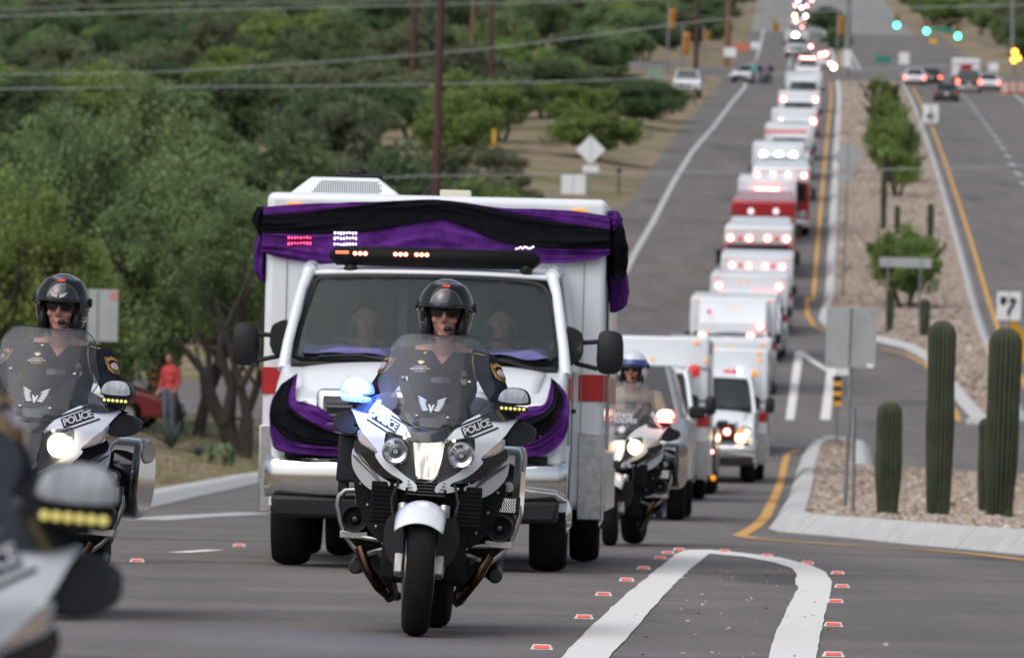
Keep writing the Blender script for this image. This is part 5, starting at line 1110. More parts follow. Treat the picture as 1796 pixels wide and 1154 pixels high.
o = amb_copy(1398, 56, 'silver-grey ambulance with one white lamp near the crest of the hill', [(1395, 63, 'w', 5), (1391, 91, 'h', 5)], {WM: paintm('silver', (.5, .53, .56))})
q = PH(1402, 24, 1.95); s3 = put(make_car('pickup', fwhite), q.x, q.y, 'white pickup with warm headlamps and red strobes near the crest', 'pickup'); lamps_at(s3, [(1394, 28, 'h', 3), (1413, 29, 'h', 3), (1396, 38, 'r', 3), (1412, 39, 'r', 3), (1407, 48, 'r', 2)], -.02)
q = PH(1407, 2, 1.85); s4 = put(make_car('suv', paintm('black', (.02, .02, .025))), q.x, q.y, 'dark sport utility vehicle with red and blue strobes at the crest of the hill', 'car'); lamps_at(s4, [(1395, 10, 'r', 3), (1415, 11, 'r', 3), (1406, 14, 'b', 3), (1400, 1, 'b', 3), (1424, 1, 'r', 3)], -.02)
# between the trooper and the second ambulance; a dark one behind it
Yp = 86.0; put(make_car('pickup', paintm('grey', (.22, .23, .25))), (1066-898)/F*Yp, Yp, 'grey pickup with dark windscreen and black mirror behind the state trooper', 'pickup')
Yb = 122.0; k_ = put(make_car('suv', MATS['paint_black']), (1162-898)/F*Yb, Yb, 'black sport utility vehicle between two ambulances with an amber corner light', 'car'); lamps_at(k_, [(1251, 838, 'a', 5), (1248, 792, 'r', 4)], -.02)
# across the way: parked and waiting vehicles
def park(kind, pmat, px, py, Y, yaw, label, cat='car', dz=None, **kw):
    o = make_car(kind, pmat, **kw); q = P(px, py, Y); z = tz(q.x, Y)+.0 if dz is None else zr(Y)+dz
    back = abs(yaw) > 1.5; c_ = math.cos(yaw); o.location = (q.x, Y+(KIND[kind]['L'] if back else 0), z); o.rotation_euler = (R(-4) if back else R(4), 0, yaw+(AYAW)); return tag(o, label, cat)
def park_on_road(kind, pmat, px, py, label, yaw=math.pi, **kw):
    q = G(px, py); o = make_car(kind, pmat, **kw); o.location = (q.x, q.y+KIND[kind]['L'], zr(q.y+2.3)); o.rotation_euler = (R(-3.8), 0, yaw+AYAW); return tag(o, label, 'pickup' if kind == 'pickup' else 'car', 'traffic waiting at the signals')
park('pickup', fwhite, 1204, 148, 500, 0, 'white pickup parked on the dirt verge with its front to the road', 'pickup')
park('sedan', fwhite, 1296, 136, 560, R(-22), 'white car parked by the group of onlookers on the verge')
park_on_road('sedan', fwhite, 1609, 150, 'white hatchback with brake lights on, left of the waiting cars', lit_tail=True); park_on_road('sedan', MATS['paint_black'], 1637, 149, 'black car half hidden behind the white hatchback with brake lights on', lit_tail=True)
park_on_road('sedan', paintm('dark_green', (.025, .035, .033)), 1665, 179, 'dark green saloon driving in the right lanes towards the signals', lit_tail=False)
park_on_road('pickup', paintm('charcoal', (.03, .033, .036)), 1705, 163, 'charcoal pickup with brake lights on next to a dark green saloon', lit_tail=True); park_on_road('sedan', fwhite, 1739, 159, 'small white car with brake lights on at the kerb by the orange barrels', lit_tail=True)
def box_truck():
    c = empty('box_truck'); MB().box((0, 4, 1.4), (2.3, 4.4, 1.7)).build('cargo_box', fwhite, c, bevel=.05); MB().box((0, 6.2-.0, 1.5), (1.0, .012, .6)).build('red_panel', fred, c); MB().box((0, .9, 1.3), (2.1, 1.7, 1.7)).build('cab', fwhite, c, bevel=.15)
    for s in (-1, 1):
        for y in (.9, 5.0): e = empty('wheel', (s*1.0, y, .42)); e.parent = c; tyre(MB(), (0, 0, 0), .42, .26, 24).build('tyre', rubber, e, 60); MB().lathe([(.3, s*.08), (0, s*.1)], (0, 0, 0), (1, 0, 0), 16).build('rim', castal, e)
        MB().box((s*.95, 6.22, .75), (.3, .05, .14)).build('tail_light', tail_red, c)
    return c
q = G(1700, 146); o = box_truck(); o.location = (q.x, q.y+6.2, zr(q.y+3)); o.rotation_euler = (R(-3.8), 0, math.pi+AYAW); tag(o, 'white box truck with a red panel on its back doors waiting at the signals', 'truck')
Yr = 150; o = park('sedan', paintm('dark_red', (.15, .015, .02)), 305, 745, Yr, R(82), 'dark red car parked beyond the agave next to an onlooker in red')
# ------------------------------------------------------------------ motorcycles and riders in place
trooper_swap = {'white_lacquer': paintm('bike_silver', (.58, .60, .63))}
b2 = copy_tree(BIKE); b3 = copy_tree(BIKE); b4 = copy_tree(BIKE, None, trooper_swap, ('winged_emblem', 'police_lettering', 'decal_band', 'equipment_box'))
r2 = copy_tree(RIDER); r3 = copy_tree(RIDER); r4 = copy_tree(RIDER, None, {'navy_uniform': tanu}, ('shoulder_patch', 'ribbon', 'name_plate', 'gold_cord', 'wing_pin'))
def ride(b, r, px, Y, lean, yaw, lb, lr, dz=0):
    place_bike(b, px, Y, lean, yaw, lb, zr(Y)+dz); r.location = b.location; r.rotation_euler = b.rotation_euler; tag(r, lr, 'person', 'motorcycle officers')
ride(BIKE, RIDER, 740, 33, R(2.4), R(-2.4), 'white and black police motorcycle with one blue strobe blazing, right ahead of the draped ambulance', 'officer in navy uniform, black helmet and sunglasses riding ahead of the draped ambulance')
ride(b2, r2, 27, 34, R(3.4), R(-5.0), 'white and black police motorcycle with its round lamp glaring beside the grassy verge', 'officer in navy uniform with a winged helmet badge riding beside the grassy verge', .0)
ride(b3, r3, -292, 12.0, R(4), R(8), 'police motorcycle out of focus, leaning into the lens ahead of the other riders', 'officer riding the out-of-focus motorcycle close to the kerb', .03)
ride(b4, r4, 1078, 60.5, R(1.5), R(-9), 'silver trooper motorcycle with a red strobe lit and two warm headlamps shining', 'trooper in tan shirt and white helmet riding beside the lead ambulance')
# lamps of each machine
L1, R1 = sorted(parts(BIKE, 'light_pod'), key=lambda o: o.location.x); set_mat(parts(L1, 'strobe_lens')[0], bluelit); MB().ell((0, -.03, .008), (.058, .014, .034), 14, 8).build('strobe_core', bluehot, L1); pl_ = bpy.data.lights.new('strobe_light', 'POINT'); pl_.energy = 8; pl_.color = (.12, .25, 1); pl_.shadow_soft_size = .04; po_ = bpy.data.objects.new('strobe_light', pl_); C.objects.link(po_); po_.parent = L1; po_.location = (0, -.08, .02); set_mat(parts(L1, 'pod_housing')[0], mat('blue_housing_glow', (.1, .15, .5), .3, emit=1.2, ecol=(.15, .25, 1)))  # blue bleed around the strobe is put into the pod housing as a glowing colour
for l_ in parts(L1, 'led'): set_mat(l_, bluelit)
def sidemost(objs, s): return sorted(objs, key=lambda o: sum(v.co.x for v in o.data.vertices)/len(o.data.vertices))[-1 if s > 0 else 0]
def glare(b, s):
    l_ = sidemost(parts(b, 'auxiliary_lamp'), s); set_mat(l_, hring); set_mat(parts(l_, 'bulb')[0], hcore)
glare(b2, 1); glare(b4, 1)
set_mat(sidemost(parts(b2, 'auxiliary_lamp'), 1), hcore); set_mat(parts(b2, 'headlamp')[0], refl)
Lt, Rt = sorted(parts(b4, 'light_pod'), key=lambda o: o.location.x); set_mat(parts(Rt, 'strobe_lens')[0], redhot); set_mat(parts(Rt, 'pod_housing')[0], mat('red_housing_glow', (.4, .03, .03), .3, emit=.8, ecol=(1, .08, .05)))  # the pod housing is given a red glow, as bleed from its lit lens
for l_ in parts(Rt, 'led'): set_mat(l_, redhot)
for txt, zz in (('STATE', 1.135), ('TROOPER', 1.09)):
    tm = text_mesh(txt, .055, .001, silver, .001); link_obj('screen_lettering', lay_text(tm, Matrix.Translation((.02, -.006, zz)), ywind), b4)
m_ = MB(); st = [(.02+(.042 if i % 2 == 0 else .022)*math.sin(i*math.pi/7), 1.015+(.042 if i % 2 == 0 else .022)*math.cos(i*math.pi/7)) for i in range(14)]; m_.panel(st, lambda x, z: ywind(x, z)-.006, .002, .02, sm=0); m_.build('star_emblem', silver, b4)
h4 = parts(r4, 'helmet')[0]; [bpy.data.objects.remove(c_) for n_ in ('visor', 'visor_edge', 'visor_tag') for c_ in parts(h4, n_)]; set_mat(h4, paintm('helmet_white', (.6, .62, .66)))
m_ = MB(); m_.grid(lambda u, v: HC+Vector((.139*math.cos(R(2+26*v))*math.sin(R(-180+360*u)), -.163*math.cos(R(2+26*v))*math.cos(R(-180+360*u)), .163*math.sin(R(2+26*v)))), 40, 6); m_.build('blue_helmet_band', paintm('helmet_blue', (.03, .05, .22)), h4, 80)
tm = text_mesh('A', .02, .001, silver, 0); bpy.data.meshes.remove(tm)
hb = parts(r2, 'helmet')[0]; m_ = MB()
for s in (-1, 1):
    for i in range(4): m_.panel([(s*(.006+.0*i), 1.592+.004*i), (s*(.03+.004*i), 1.600+.006*i), (s*(.034+.004*i), 1.605+.006*i), (s*.006, 1.596+.004*i)][::s], lambda x, z: HC.y-.175+1.5*x*x, .003, .01, sm=0)
m_.build('wing_badge', gilt if 0 else silver, hb)
# the lead ambulance itself, its cloth and crew
AMB.location = (AX, AY0, zr(48.5)); LYAW = R(-2.0); AMB.rotation_euler = (0, 0, LYAW); tag(AMB, 'white lead ambulance with red side stripe, draped in purple and black cloth', 'ambulance', None)
make_drapes(AMB.location, LYAW); make_lightbar(AMB.location, LYAW)
dc = MB(); dc.grid(lambda u, v: (-.86+1.72*u, 1.06+.4*v+.01*math.sin(u*40), 1.49+.09*v*(1-.5*v)+.05*noise.noise(Vector((u*7, v*3, 2)))), 40, 8)
o = dc.build('dashboard_cloth', mat('lilac_cloth', (.13, .12, .3), .8, var=.2, vs=8)); q = o.modifiers.new('t', 'SOLIDIFY'); q.thickness = .004; o.location = AMB.location; o.rotation_euler = AMB.rotation_euler; tag(o, 'lilac cloth laid along the dashboard inside the lead ambulance', 'cloth')
for s, lb, hc in ((-1, 'passenger with short hair in the cab of the draped lead ambulance', (.05, .03, .02)), (1, 'driver behind the steering wheel of the draped lead ambulance', (.02, .015, .012))):
    per = empty('person', label=lb, cat='person'); link_obj('body', RM, per, loc=(0, 0, 0)); bd = kids(per)[0]
    for i, mm in enumerate((mat('crew_shirt', (.02, .025, .05), .8), skin, trouser, skin)): bd.material_slots[i].link = 'OBJECT'; bd.material_slots[i].material = mm
    MB().ell((0, .91, 1.60), (.084, .1, .088)).build('hair', mat('crew_hair%d' % s, hc, .8), per, 80)
    rm_ = Matrix.Rotation(LYAW, 4, 'Z'); per.location = Vector(AMB.location)+rm_ @ Vector((s*.48, 1.02, .20)); per.rotation_euler = (0, 0, AYAW)
# ------------------------------------------------------------------ roadside: cacti, signs, poles, signals, people
random.seed(21)
galv = mat('galvanised_steel', (.23, .24, .245), .55, .6, var=.2, vs=8); signback = mat('sign_back', (.36, .375, .385), .5, .3, var=.12, vs=3); signwhite = mat('sign_white', (.68, .70, .71), .5); signyel = mat('sign_yellow', (.75, .36, .015), .5); signgrn = mat('sign_green', (.01, .19, .13), .5); sigyel = mat('signal_yellow', (.52, .24, .03), .55); blackflat = mat('sign_black', (.012, .012, .012), .6)
cact = mat('cactus_skin', (.036, .050, .029), .8, var=.5, vs=5, stretch=(1, 1, .5), tint=(.046, .056, .034), spec=.2); spine = mat('cactus_spines', (.10, .10, .07), .9, var=.3, vs=30)
def cactus(px, by, ty, wpx, label, grp, dz=.17, lean=0):
    q = G(px, by, dz); Y = q.y; h = (by-ty)*Y/F; r = wpx*.5*Y/F; n, k, m_ = (20 if wpx > 22 else 12), 4, 26; vs = []
    for j in range(m_+1):
        v = j/m_; z = h*(v if v < .8 else .8+.2*math.sin((v-.8)/.2*math.pi/2)*1.0); tp = max(0, (z-(h-r))/r); pr = math.sqrt(max(0, 1-tp*tp)) if tp > 0 else 1
        rr = r*pr*(.80+.20*min(1, v*2.2))*(1+.03*math.sin(v*9+px)+.035*noise.noise(Vector((v*5, px, 0))))
        for i in range(n*k):
            th = 2*math.pi*i/(n*k); f = 1-.17*(.5-.5*math.cos(2*math.pi*(i % k)/k))*(.3+.7*pr); vs.append((rr*f*math.cos(th)+lean*z, rr*f*math.sin(th), z))
    fs = []; ms = []
    for j in range(m_):
        for i in range(n*k): a = j*n*k+i; b = j*n*k+(i+1) % (n*k); fs.append((a, b, b+n*k, a+n*k)); ms.append(0)
    mb = MB(); mb.add(vs, fs); c = empty('saguaro_cactus', (q.x, Y, q.z-.02), (0, 0, random.random()), label, 'cactus', grp); mb.build('stem', cact, c, 60)
    sp_ = MB(); 
    for i in range(n):
        th = 2*math.pi*i/n; pts = [(vs[j*n*k+i*k][0]*1.004, vs[j*n*k+i*k][1]*1.004, vs[j*n*k+i*k][2]) for j in range(0, m_, 1)]; sp_.tube(pts, r*.024, 4, cap=False)
    tag(sp_.build('spine_rows', spine, c), kind='stuff'); MB().ell((lean*h, 0, h-r*.12), (r*.45, r*.45, r*.16), 12, 8).build('woolly_tip', spine, c)
    return c
g1 = 'saguaro cacti on the near gravel island'; g2 = 'small saguaro cacti along the long median'
cactus(1556, 904, 700, 46, 'short saguaro cactus beside the two sign posts on the gravel island', g1); cactus(1645, 906, 559, 49, 'tall saguaro cactus standing between the short one and the thickest one', g1)
cactus(1752, 907, 571, 58, 'thickest saguaro cactus on the gravel island, in front of the yellow sign', g1, lean=.02); cactus(1726, 900, 730, 26, 'slender saguaro cactus tucked against the thickest one', g1)
for px, by, ty, w_, lb in ((1560, 580, 505, 15, 'saguaro cactus under the left leg of the two-legged sign'), (1621, 588, 523, 19, 'squat saguaro cactus under the right leg of the two-legged sign'), (1549, 402, 292, 11, 'tall thin saguaro rising behind the round median shrub'), (1631, 432, 356, 12, 'saguaro cactus right behind the round median shrub'), (1573, 412, 359, 10, 'smallest saguaro cactus showing over the round median shrub')): cactus(px, by, ty, w_, lb, g2, .12)
def at(px, by, dz=0): return G(px, by, dz)
def sign(name, label, cat, base, Y, posts, plates, group=None):
    "posts: (px_top, py_top, px_bot, py_bot, width px); plates: (poly px, material, name)"
    e = empty(name, tuple(base), label=label, cat=cat, group=group); s = Y/F
    inv = lambda p: Vector(p)-Vector(base)
    for (a, b, c, d, w_) in posts: MB().tube([inv(P(a, b, Y)), inv(P(c, d, Y))], w_*.5*s, 6).build('post', galv, e)
    for k, (pl, mt, nm) in enumerate(plates):
        v = [inv(P(x, y, Y-.03-.008*k)) for x, y in pl]; n_ = len(v); bk = [p+Vector((0, .006, 0)) for p in v]
        MB().add(v+bk, [tuple(range(n_)), tuple(range(2*n_-1, n_-1, -1))]+[(i, i+n_, (i+1) % n_+n_, (i+1) % n_) for i in range(n_)]).build(nm, mt, e, flat=True)
    return e
def rect(a, b, c, d): return [(a, b), (c, b+(c-a)*.024), (c-.024*(d-b), d+(c-a)*.024), (a-.024*(d-b), d)]
def diam(cx, cy, h): return [(cx, cy-h), (cx+h, cy), (cx, cy+h), (cx-h, cy)]
q = at(1482, 892, .16); e = sign('traffic_sign', 'back of a large grey rectangular sign on a leaning post on the island', 'sign', q, q.y, [(1497, 540, 1482, 892, 8)], [(rect(1450, 538, 1538, 643), signback, 'plate')])
MB().tube([P(1493, 540, q.y-.05)-q, P(1489, 640, q.y-.05)-q], .012, 6).build('channel', galv, e); sign('reflector_plate', 'small white plate hanging at the corner of the grey sign', 'plate', P(1527, 648, q.y-.06), q.y-.06, [], [(rect(1520, 637, 1532, 645), signwhite, 'plate')])
q = at(1496, 904, .16); sign('sign_post', 'bare steel post standing next to the leaning sign post', 'post', q, q.y, [(1498, 715, 1496, 904, 8)], [])
q = at(1467, 779, .1); s_ = [(rect(1461, 660+i*8.6, 1476, 668.6+i*8.6), signyel if i % 2 else blackflat, 'stripe') for i in range(6)]; sign('object_marker', 'yellow and black striped marker on a thin post at the island end', 'sign', q, q.y, [(1469, 645, 1467, 779, 4)], s_+[(rect(1466, 646, 1486, 655), signwhite, 'top_plate')])
q = at(1722, 742, .1); Yk = q.y; bs = P(1766, 742, Yk); bs.z = zr(Yk)+.1
sign('keep_right_sign', 'white keep right sign with a curved black arrow above a yellow diamond', 'sign', bs, Yk, [(1771, 512, 1766, 745, 5)], [(rect(1749, 511, 1791, 561), signwhite, 'plate'), ([(1755, 520), (1766, 521), (1765, 531), (1759, 537), (1754, 530)], blackflat, 'median_symbol'), ([(1777, 521), (1786, 530), (1780, 530), (1780, 536), (1773, 545), (1771, 553), (1766, 553), (1767, 544), (1774, 535), (1774, 529), (1768, 529)], blackflat, 'arrow')])
bs2 = P(1772, 744, Yk+.6); bs2.z = zr(Yk)+.1; sign('warning_sign', 'plain yellow diamond warning sign half hidden by the thickest cactus', 'sign', bs2, Yk+.6, [(1776, 560, 1772, 746, 4)], [(diam(1776, 607, 47), signyel, 'plate')])
q = at(1556, 556, .1); sign('street_sign', 'wide white sign seen from behind on two legs by the round shrub', 'sign', q, q.y, [(1558, 455, 1555, 556, 4), (1616, 455, 1611, 556, 4)], [(rect(1543, 451, 1634, 468), signback, 'plate')])
q = at(1478, 522, .1); sign('warning_sign', 'back of a pale diamond sign with a small plate on the median edge', 'sign', q, q.y, [(1488, 250, 1478, 522, 4)], [(diam(1487, 276, 27), signback, 'plate'), (rect(1470, 305, 1498, 317), signback, 'small_plate')])
q = at(1630, 240, .1); e = sign('speed_limit_sign', 'white speed limit sign reading 45 at the edge of the median', 'sign', q, q.y, [(1633, 184, 1630, 240, 3)], [(rect(1619, 183, 1646, 215), signwhite, 'plate')])
tm = text_mesh('45', 14*q.y/F*1.2, .003, blackflat, .004); link_obj('lettering', lay_text(tm, Matrix.Translation(P(1632, 205, q.y-.06)-q)), e)
def verge(px, py, Y): p = P(px, py, Y); p.z = tz(p.x, Y); return p
b_ = verge(1035, 338, 322); sign('warning_sign', 'back of a white diamond sign with a plate on the dirt verge', 'sign', b_, 322, [(1037, 238, 1034, 350, 3)], [(diam(1036, 263, 26), signwhite, 'plate'), (rect(1022, 290, 1050, 302), signwhite, 'small_plate')])
b_ = verge(1005, 345, 318); sign('road_sign', 'back of a square white sign in front of the diamond on the verge', 'sign', b_, 318, [(1006, 305, 1004, 352, 3)], [(rect(985, 306, 1027, 340), signwhite, 'plate')])
b_ = verge(180, 700, 128); sign('road_sign', 'back of a tall white sign behind the rider by the verge', 'sign', b_, 128, [(172, 512, 168, 790, 8)], [(rect(155, 507, 208, 598), signback, 'plate'), (rect(193, 512, 207, 526), mat('sticker_red', (.5, .2, .2), .6), 'sticker')])
b_ = verge(268, 700, 152); sign('object_marker', 'orange and black striped marker in front of the dark red car', 'sign', b_, 152, [(269, 632, 266, 790, 4)], [(rect(264, 633+i*7, 275, 640+i*7), mat('marker_orange', (.6, .25, .03), .6) if i % 2 else blackflat, 'stripe') for i in range(6)])
for px, py, Y, lb in ((1085, 338, 330, 'dark letterbox on a wooden post at the road edge beside the diamond sign'), (1219, 186, 480, 'dark letterbox on a post below the parked white pickup')):
    b_ = verge(px, py, Y); b_.z = zr(Y); s = Y/F; e = empty('letterbox', b_, label=lb, cat='letterbox'); MB().tube([(0, 0, 0), (0, 0, 1.05)], .06, 6).build('post', mat('weathered_wood', (.1, .06, .045), .9), e); MB().prism(chaikin([(-.11, 1.0), (.11, 1.0), (.11, 1.2), (0, 1.28), (-.11, 1.2)], 1), 'y', -.25, .25).build('box', blackp, e)
for px, py, h_, Y, lb in ((866, 262, 34, 330, 'yellow marker post at the foot of the far brown pole'), (725, 345, 45, 240, 'yellow marker post standing left of the tall brown pole')):
    b_ = P(px, py, Y); e = empty('marker_post', (b_.x, Y, tz(b_.x, Y)), label=lb, cat='post'); hh = P(px, py-h_, Y).z-tz(b_.x, Y); MB().tube([(0, 0, 0), (0, 0, hh)], .05, 8).build('shaft', mat('post_wood', (.12, .1, .08), .9), e); MB().tube([(0, 0, max(.2, hh-.9)), (0, 0, hh+.01)], .075, 8).build('sleeve', signyel, e)
# poles and wires
rust = mat('rust_brown_pole', (.062, .026, .022), .8, var=.25, vs=4, stretch=(1, 1, .2)); wood = mat('timber_pole', (.16, .09, .055), .9, var=.3, vs=5, stretch=(1, 1, .1))
PG = 'utility poles along the verge'
for px, Y, r, mt, lb, H_, tz_ in ((766, 235, .155, rust, 'rust brown pole rising right behind the lead ambulance', 16, 1), (856, 385, .135, rust, 'slim rust brown pole on the slope beyond the nearer one', 16, 1), (720, 420, .24, rust, 'thick rust brown pole with insulators among the far trees', 18, 1), (761, 430, .09, galv, 'thin grey pole beside the thick brown pole', 18, 1), (823, 520, .17, wood, 'pale timber pole half hidden by distant trees', 16, 1), (1216, 545, .19, rust, 'dark brown pole behind the yellow signal heads', 18, 1), (1271, 640, .28, wood, 'tan timber pole beside the far junction', 18, 1)):
    p = P(px, 300, Y); b_ = tz(p.x, Y); e = empty('utility_pole', (p.x, Y, b_-.1), label=lb, cat='pole', group=PG); MB().tube([(0, 0, 0), (0, 0, H_*.5), (0, 0, H_)], [r, r*.9, r*.75], 12).build('shaft', mt, e, 60)
    MB().box((0, 0, H_-.8), (2.2, .12, .14)).build('crossarm', wood, e)
    for x in (-1, -.5, .5, 1): MB().lathe([(.03, 0), (.06, .04), (.03, .08), (.06, .12), (.02, .16)], (x, 0, H_-.73), n=8).build('insulator', mat('porcelain', (.5, .5, .5), .3), e)
wirem = mat('wire_aluminium', (.30, .31, .32), .5, .5)
for pts, Y, r, lb in (([(-60, 32), (300, 20), (700, 10), (1050, 2), (1300, -8)], 330, .035, 'overhead wire skimming the tops of the far thicket'), ([(-60, 18), (300, 8), (650, 2), (800, -4)], 345, .03, 'highest overhead wire over the far thicket'), ([(-60, 131), (300, 126), (770, 94), (1000, 68), (1250, 36), (1500, 18), (1860, 8)], 245, .028, 'overhead wire sloping up behind the tall brown pole'), ([(265, 153), (500, 152), (770, 148), (1000, 143), (1150, 137), (1500, 124), (1860, 103)], 240, .028, 'overhead wire level with the parked white pickup'), ([(660, 312), (770, 309), (1000, 306), (1310, 303), (1500, 299), (1860, 290)], 215, .026, 'lowest overhead wire crossing both carriageways')):
    q = [P(x, y, Y) for x, y in pts]; q = [Vector(lerp_poly([tuple(p) for p in q], i/40)) for i in range(41)]; b_ = q[0].copy()
    if pts[0][0] > 0: q = [P(-120, pts[0][1]+.02*(pts[0][0]), Y)]+q
    tag(MB().tube([p-b_ for p in q], r*.62, 5).build('overhead_wire', wirem, loc=tuple(b_)), lb, 'wire', 'overhead wires')
# signals and far junction furniture
glit = mat('green_signal_lit', (.1, 1, .7), .3, emit=5, ecol=(.05, 1, .62)); olit = mat('amber_signal_lit', (1, .5, .05), .3, emit=4, ecol=(1, .42, .03))
Ys = 630.0
pb = P(1776, 120, Ys); pole = empty('signal_mast', (pb.x, Ys, zr(Ys)+.2), label='grey mast with a long arm carrying three green signals over the right lanes', cat='signal'); o_ = Vector(pole.location)
MB().tube([(0, 0, 0), P(1776, -40, Ys)-o_], .16, 8).build('mast', galv, pole); MB().tube([P(1774, 88, Ys)-o_, P(1690, 63, Ys)-o_, P(1560, 36, Ys)-o_], [.11, .09, .06], 8).build('arm', galv, pole)
for px, py in ((1573, 45), (1625, 55), (1680, 64)):
    q = P(px, py, Ys-.4)-o_; h = MB().box(q+Vector((0, .2, .35)), (.42, .3, 1.25)).build('signal_head', mat('signal_brown', (.16, .07, .03), .6), pole, bevel=.05); MB().lathe([(0, -.04), (.2, -.02), (.25, .0), (.25, .06)], q, (0, 1, 0), 16).build('green_lens', glit, h)
q0 = P(1637, 48, Ys-.3)-o_; q1 = P(1672, 57, Ys-.3)-o_; MB().box((q0+q1)/2, (q1.x-q0.x, .04, .42)).build('street_name_plate', signgrn, pole)
q = P(1781, 101, Ys-.4); e = empty('traffic_signal', (q.x, q.y, zr(Ys)+.1), label='glowing amber signal lamps on a short post by the orange barrels', cat='signal'); MB().tube([(0, .2, 0), (0, .2, q.z-zr(Ys))], .07, 8).build('post', galv, e)
for i, (a, b) in enumerate(((1780, 92), (1785, 103), (1778, 106))): MB().lathe([(0, -.04), (.22, -.02), (.27, .0), (.27, .06)], P(a, b, Ys-.4)-Vector(e.location), (0, 1, 0), 14).build('amber_lens', olit, e)
SG = 'yellow signal heads around the far junction'
for px, a, b, Y, lb in ((1180, 17, 51, 560, 'yellow signal head on a grey pole above the thicket edge'), (1205, 58, 97, 565, 'yellow signal head above the parked white pickup'), (1241, 55, 72, 640, 'small yellow signal head beside the tan timber pole'), (1362, 40, 56, 700, 'yellow signal head hanging over the left lanes'), (1476, 30, 62, 640, 'yellow signal head beside the grey pole on the far median')):
    p = P(px, a, Y); z2 = P(px, b, Y); gz = tz(p.x, Y); e = empty('traffic_signal', (p.x, Y, gz), label=lb, cat='signal', group=SG); MB().box((0, 0, (p.z+z2.z)/2-gz), (.5, .35, p.z-z2.z)).build('housing', sigyel, e, bevel=.06); MB().tube([(-.32, .1, 0), (-.32, .1, p.z-gz+.5)], .09, 8).build('post', galv, e)
    for i in range(3): MB().lathe([(.16, -.2), (.2, -.2), (.2, .02)], (0, -.17, (p.z+z2.z)/2-gz+(i-1)*(p.z-z2.z)*.3), (0, 1, 0), 10).build('visor', sigyel, e)
p = P(1487, 60, 600); e = empty('street_lamp_pole', (p.x, 600, zr(600)), label='grey pole with a white cabinet on the far end of the median', cat='pole'); MB().tube([(0, 0, 0), (0, 0, 9)], [.3, .18], 10).build('shaft', galv, e); q = P(1488, 104, 599.6)-Vector(e.location); MB().box((0, -.35, q.z), (.6, .3, 1.5)).build('cabinet', signwhite, e, bevel=.03)
for pl, mt, lb, nm in ((rect(1270, 84, 1291, 100), signwhite, 'white rectangular sign behind the parked white car', 'road_sign'), (rect(1317, 74, 1333, 86), signwhite, 'small white sign beside the far left lanes', 'road_sign'), (rect(1536, 99, 1562, 111), signgrn, 'small green street sign at the far end of the median', 'street_sign'), (rect(1577, 92, 1595, 113), signwhite, 'white sign on a post left of the waiting white hatchback', 'road_sign'), (rect(1734, 109, 1751, 125), signwhite, 'white sign behind the small white car at the kerb', 'road_sign'), (rect(1631, 68, 1643, 77), signyel, 'tiny yellow sign beyond the green signals', 'road_sign')):
    Y = 610; cx = (pl[0][0]+pl[1][0])/2; p = P(cx, pl[0][1], Y); gz = tz(p.x, Y); sign(nm, lb, 'sign', (p.x, Y, gz), Y, [], [(pl, mt, 'plate')]); e = bpy.data.objects[-1] if 0 else [o for o in C.objects if o.get('label') == lb][0]; MB().tube([(0, .03, 0), (0, .03, p.z-gz)], .05, 6).build('post', galv, e)
# orange barrels
ob = mat('barrel_orange', (.55, .2, .12), .6); ow = mat('barrel_white', (.65, .65, .63), .6)
for px in (1764, 1778, 1793):
    q = G(px, 166); e = empty('traffic_barrel', q, label='orange and white traffic barrel in the row by the amber signal', cat='barrel', group='orange traffic barrels'); MB().lathe([(.0, 0), (.32, 0), (.31, .25), (.29, .5), (.27, .95), (0, .98)], (0, 0, 0), n=16).build('drum', ob, e)
    for z in (.3, .65): MB().lathe([(.312-.02*z, z), (.305-.02*z, z+.14)], (0, 0, 0), n=16).build('band', ow, e)
# green mesh fence panel and a low fence at the thicket edge
b_ = verge(1150, 150, 500); e = empty('fence_panel', b_, (0, 0, R(35)), 'pale green mesh panel leaning at the thicket edge', 'fence'); gm_ = mat('pale_green_mesh', (.3, .4, .3), .7); MB().box((0, 0, .9), (1.3, .04, 1.8)).build('panel', gm_, e)
b_ = verge(1040, 150, 470); e = empty('mesh_fence', b_, (0, 0, 0), 'low green wire fence in front of the dark thicket', 'fence')
for i in range(6): MB().tube([(-1.4+i*.56, 0, 0), (-1.4+i*.56, 0, .75)], .03, 6).build('post', galv, e)
for i in range(4): MB().tube([(-1.4, 0, .18+i*.18), (1.4, 0, .18+i*.18)], .015, 5).build('rail', gm_, e)
# onlookers
cl = lambda n_, c: mat('cloth_'+n_, c, .85)
person(298, 700, 148, 'onlooker in a red shirt and jeans standing beside the dark red car', cl('red', (.5, .06, .055)), cl('denim', (.10, .12, .16)), R(-40), None)
for px, sh, lb in ((1322, (.05, .33, .3), 'onlooker in a teal shirt beside the parked white car'), (1334, (.05, .02, .04), 'onlooker in a dark maroon top at the road edge'), (1343, (.2, .19, .3), 'onlooker in a lilac shirt at the road edge'), (1351, (.02, .022, .035), 'onlooker in dark blue standing farthest out on the road')):
    person(px, 130, 557+random.uniform(-1, 1), lb, cl('s%d' % px, sh), cl('l%d' % (px % 2), (.03, .03, .045)), random.uniform(-.5, .5), .0)

for dx, dy in ((1458, 548), (1530, 550), (1456, 632), (1528, 634), (1494, 560), (1491, 620)):
    e = [o for o in C.objects if o.get('label', '').startswith('back of a large grey')][0]; MB().ell(P(dx, dy, e.location.y-.045)-e.location, (.012, .008, .012), 8, 5).build('bolt', castal, e)
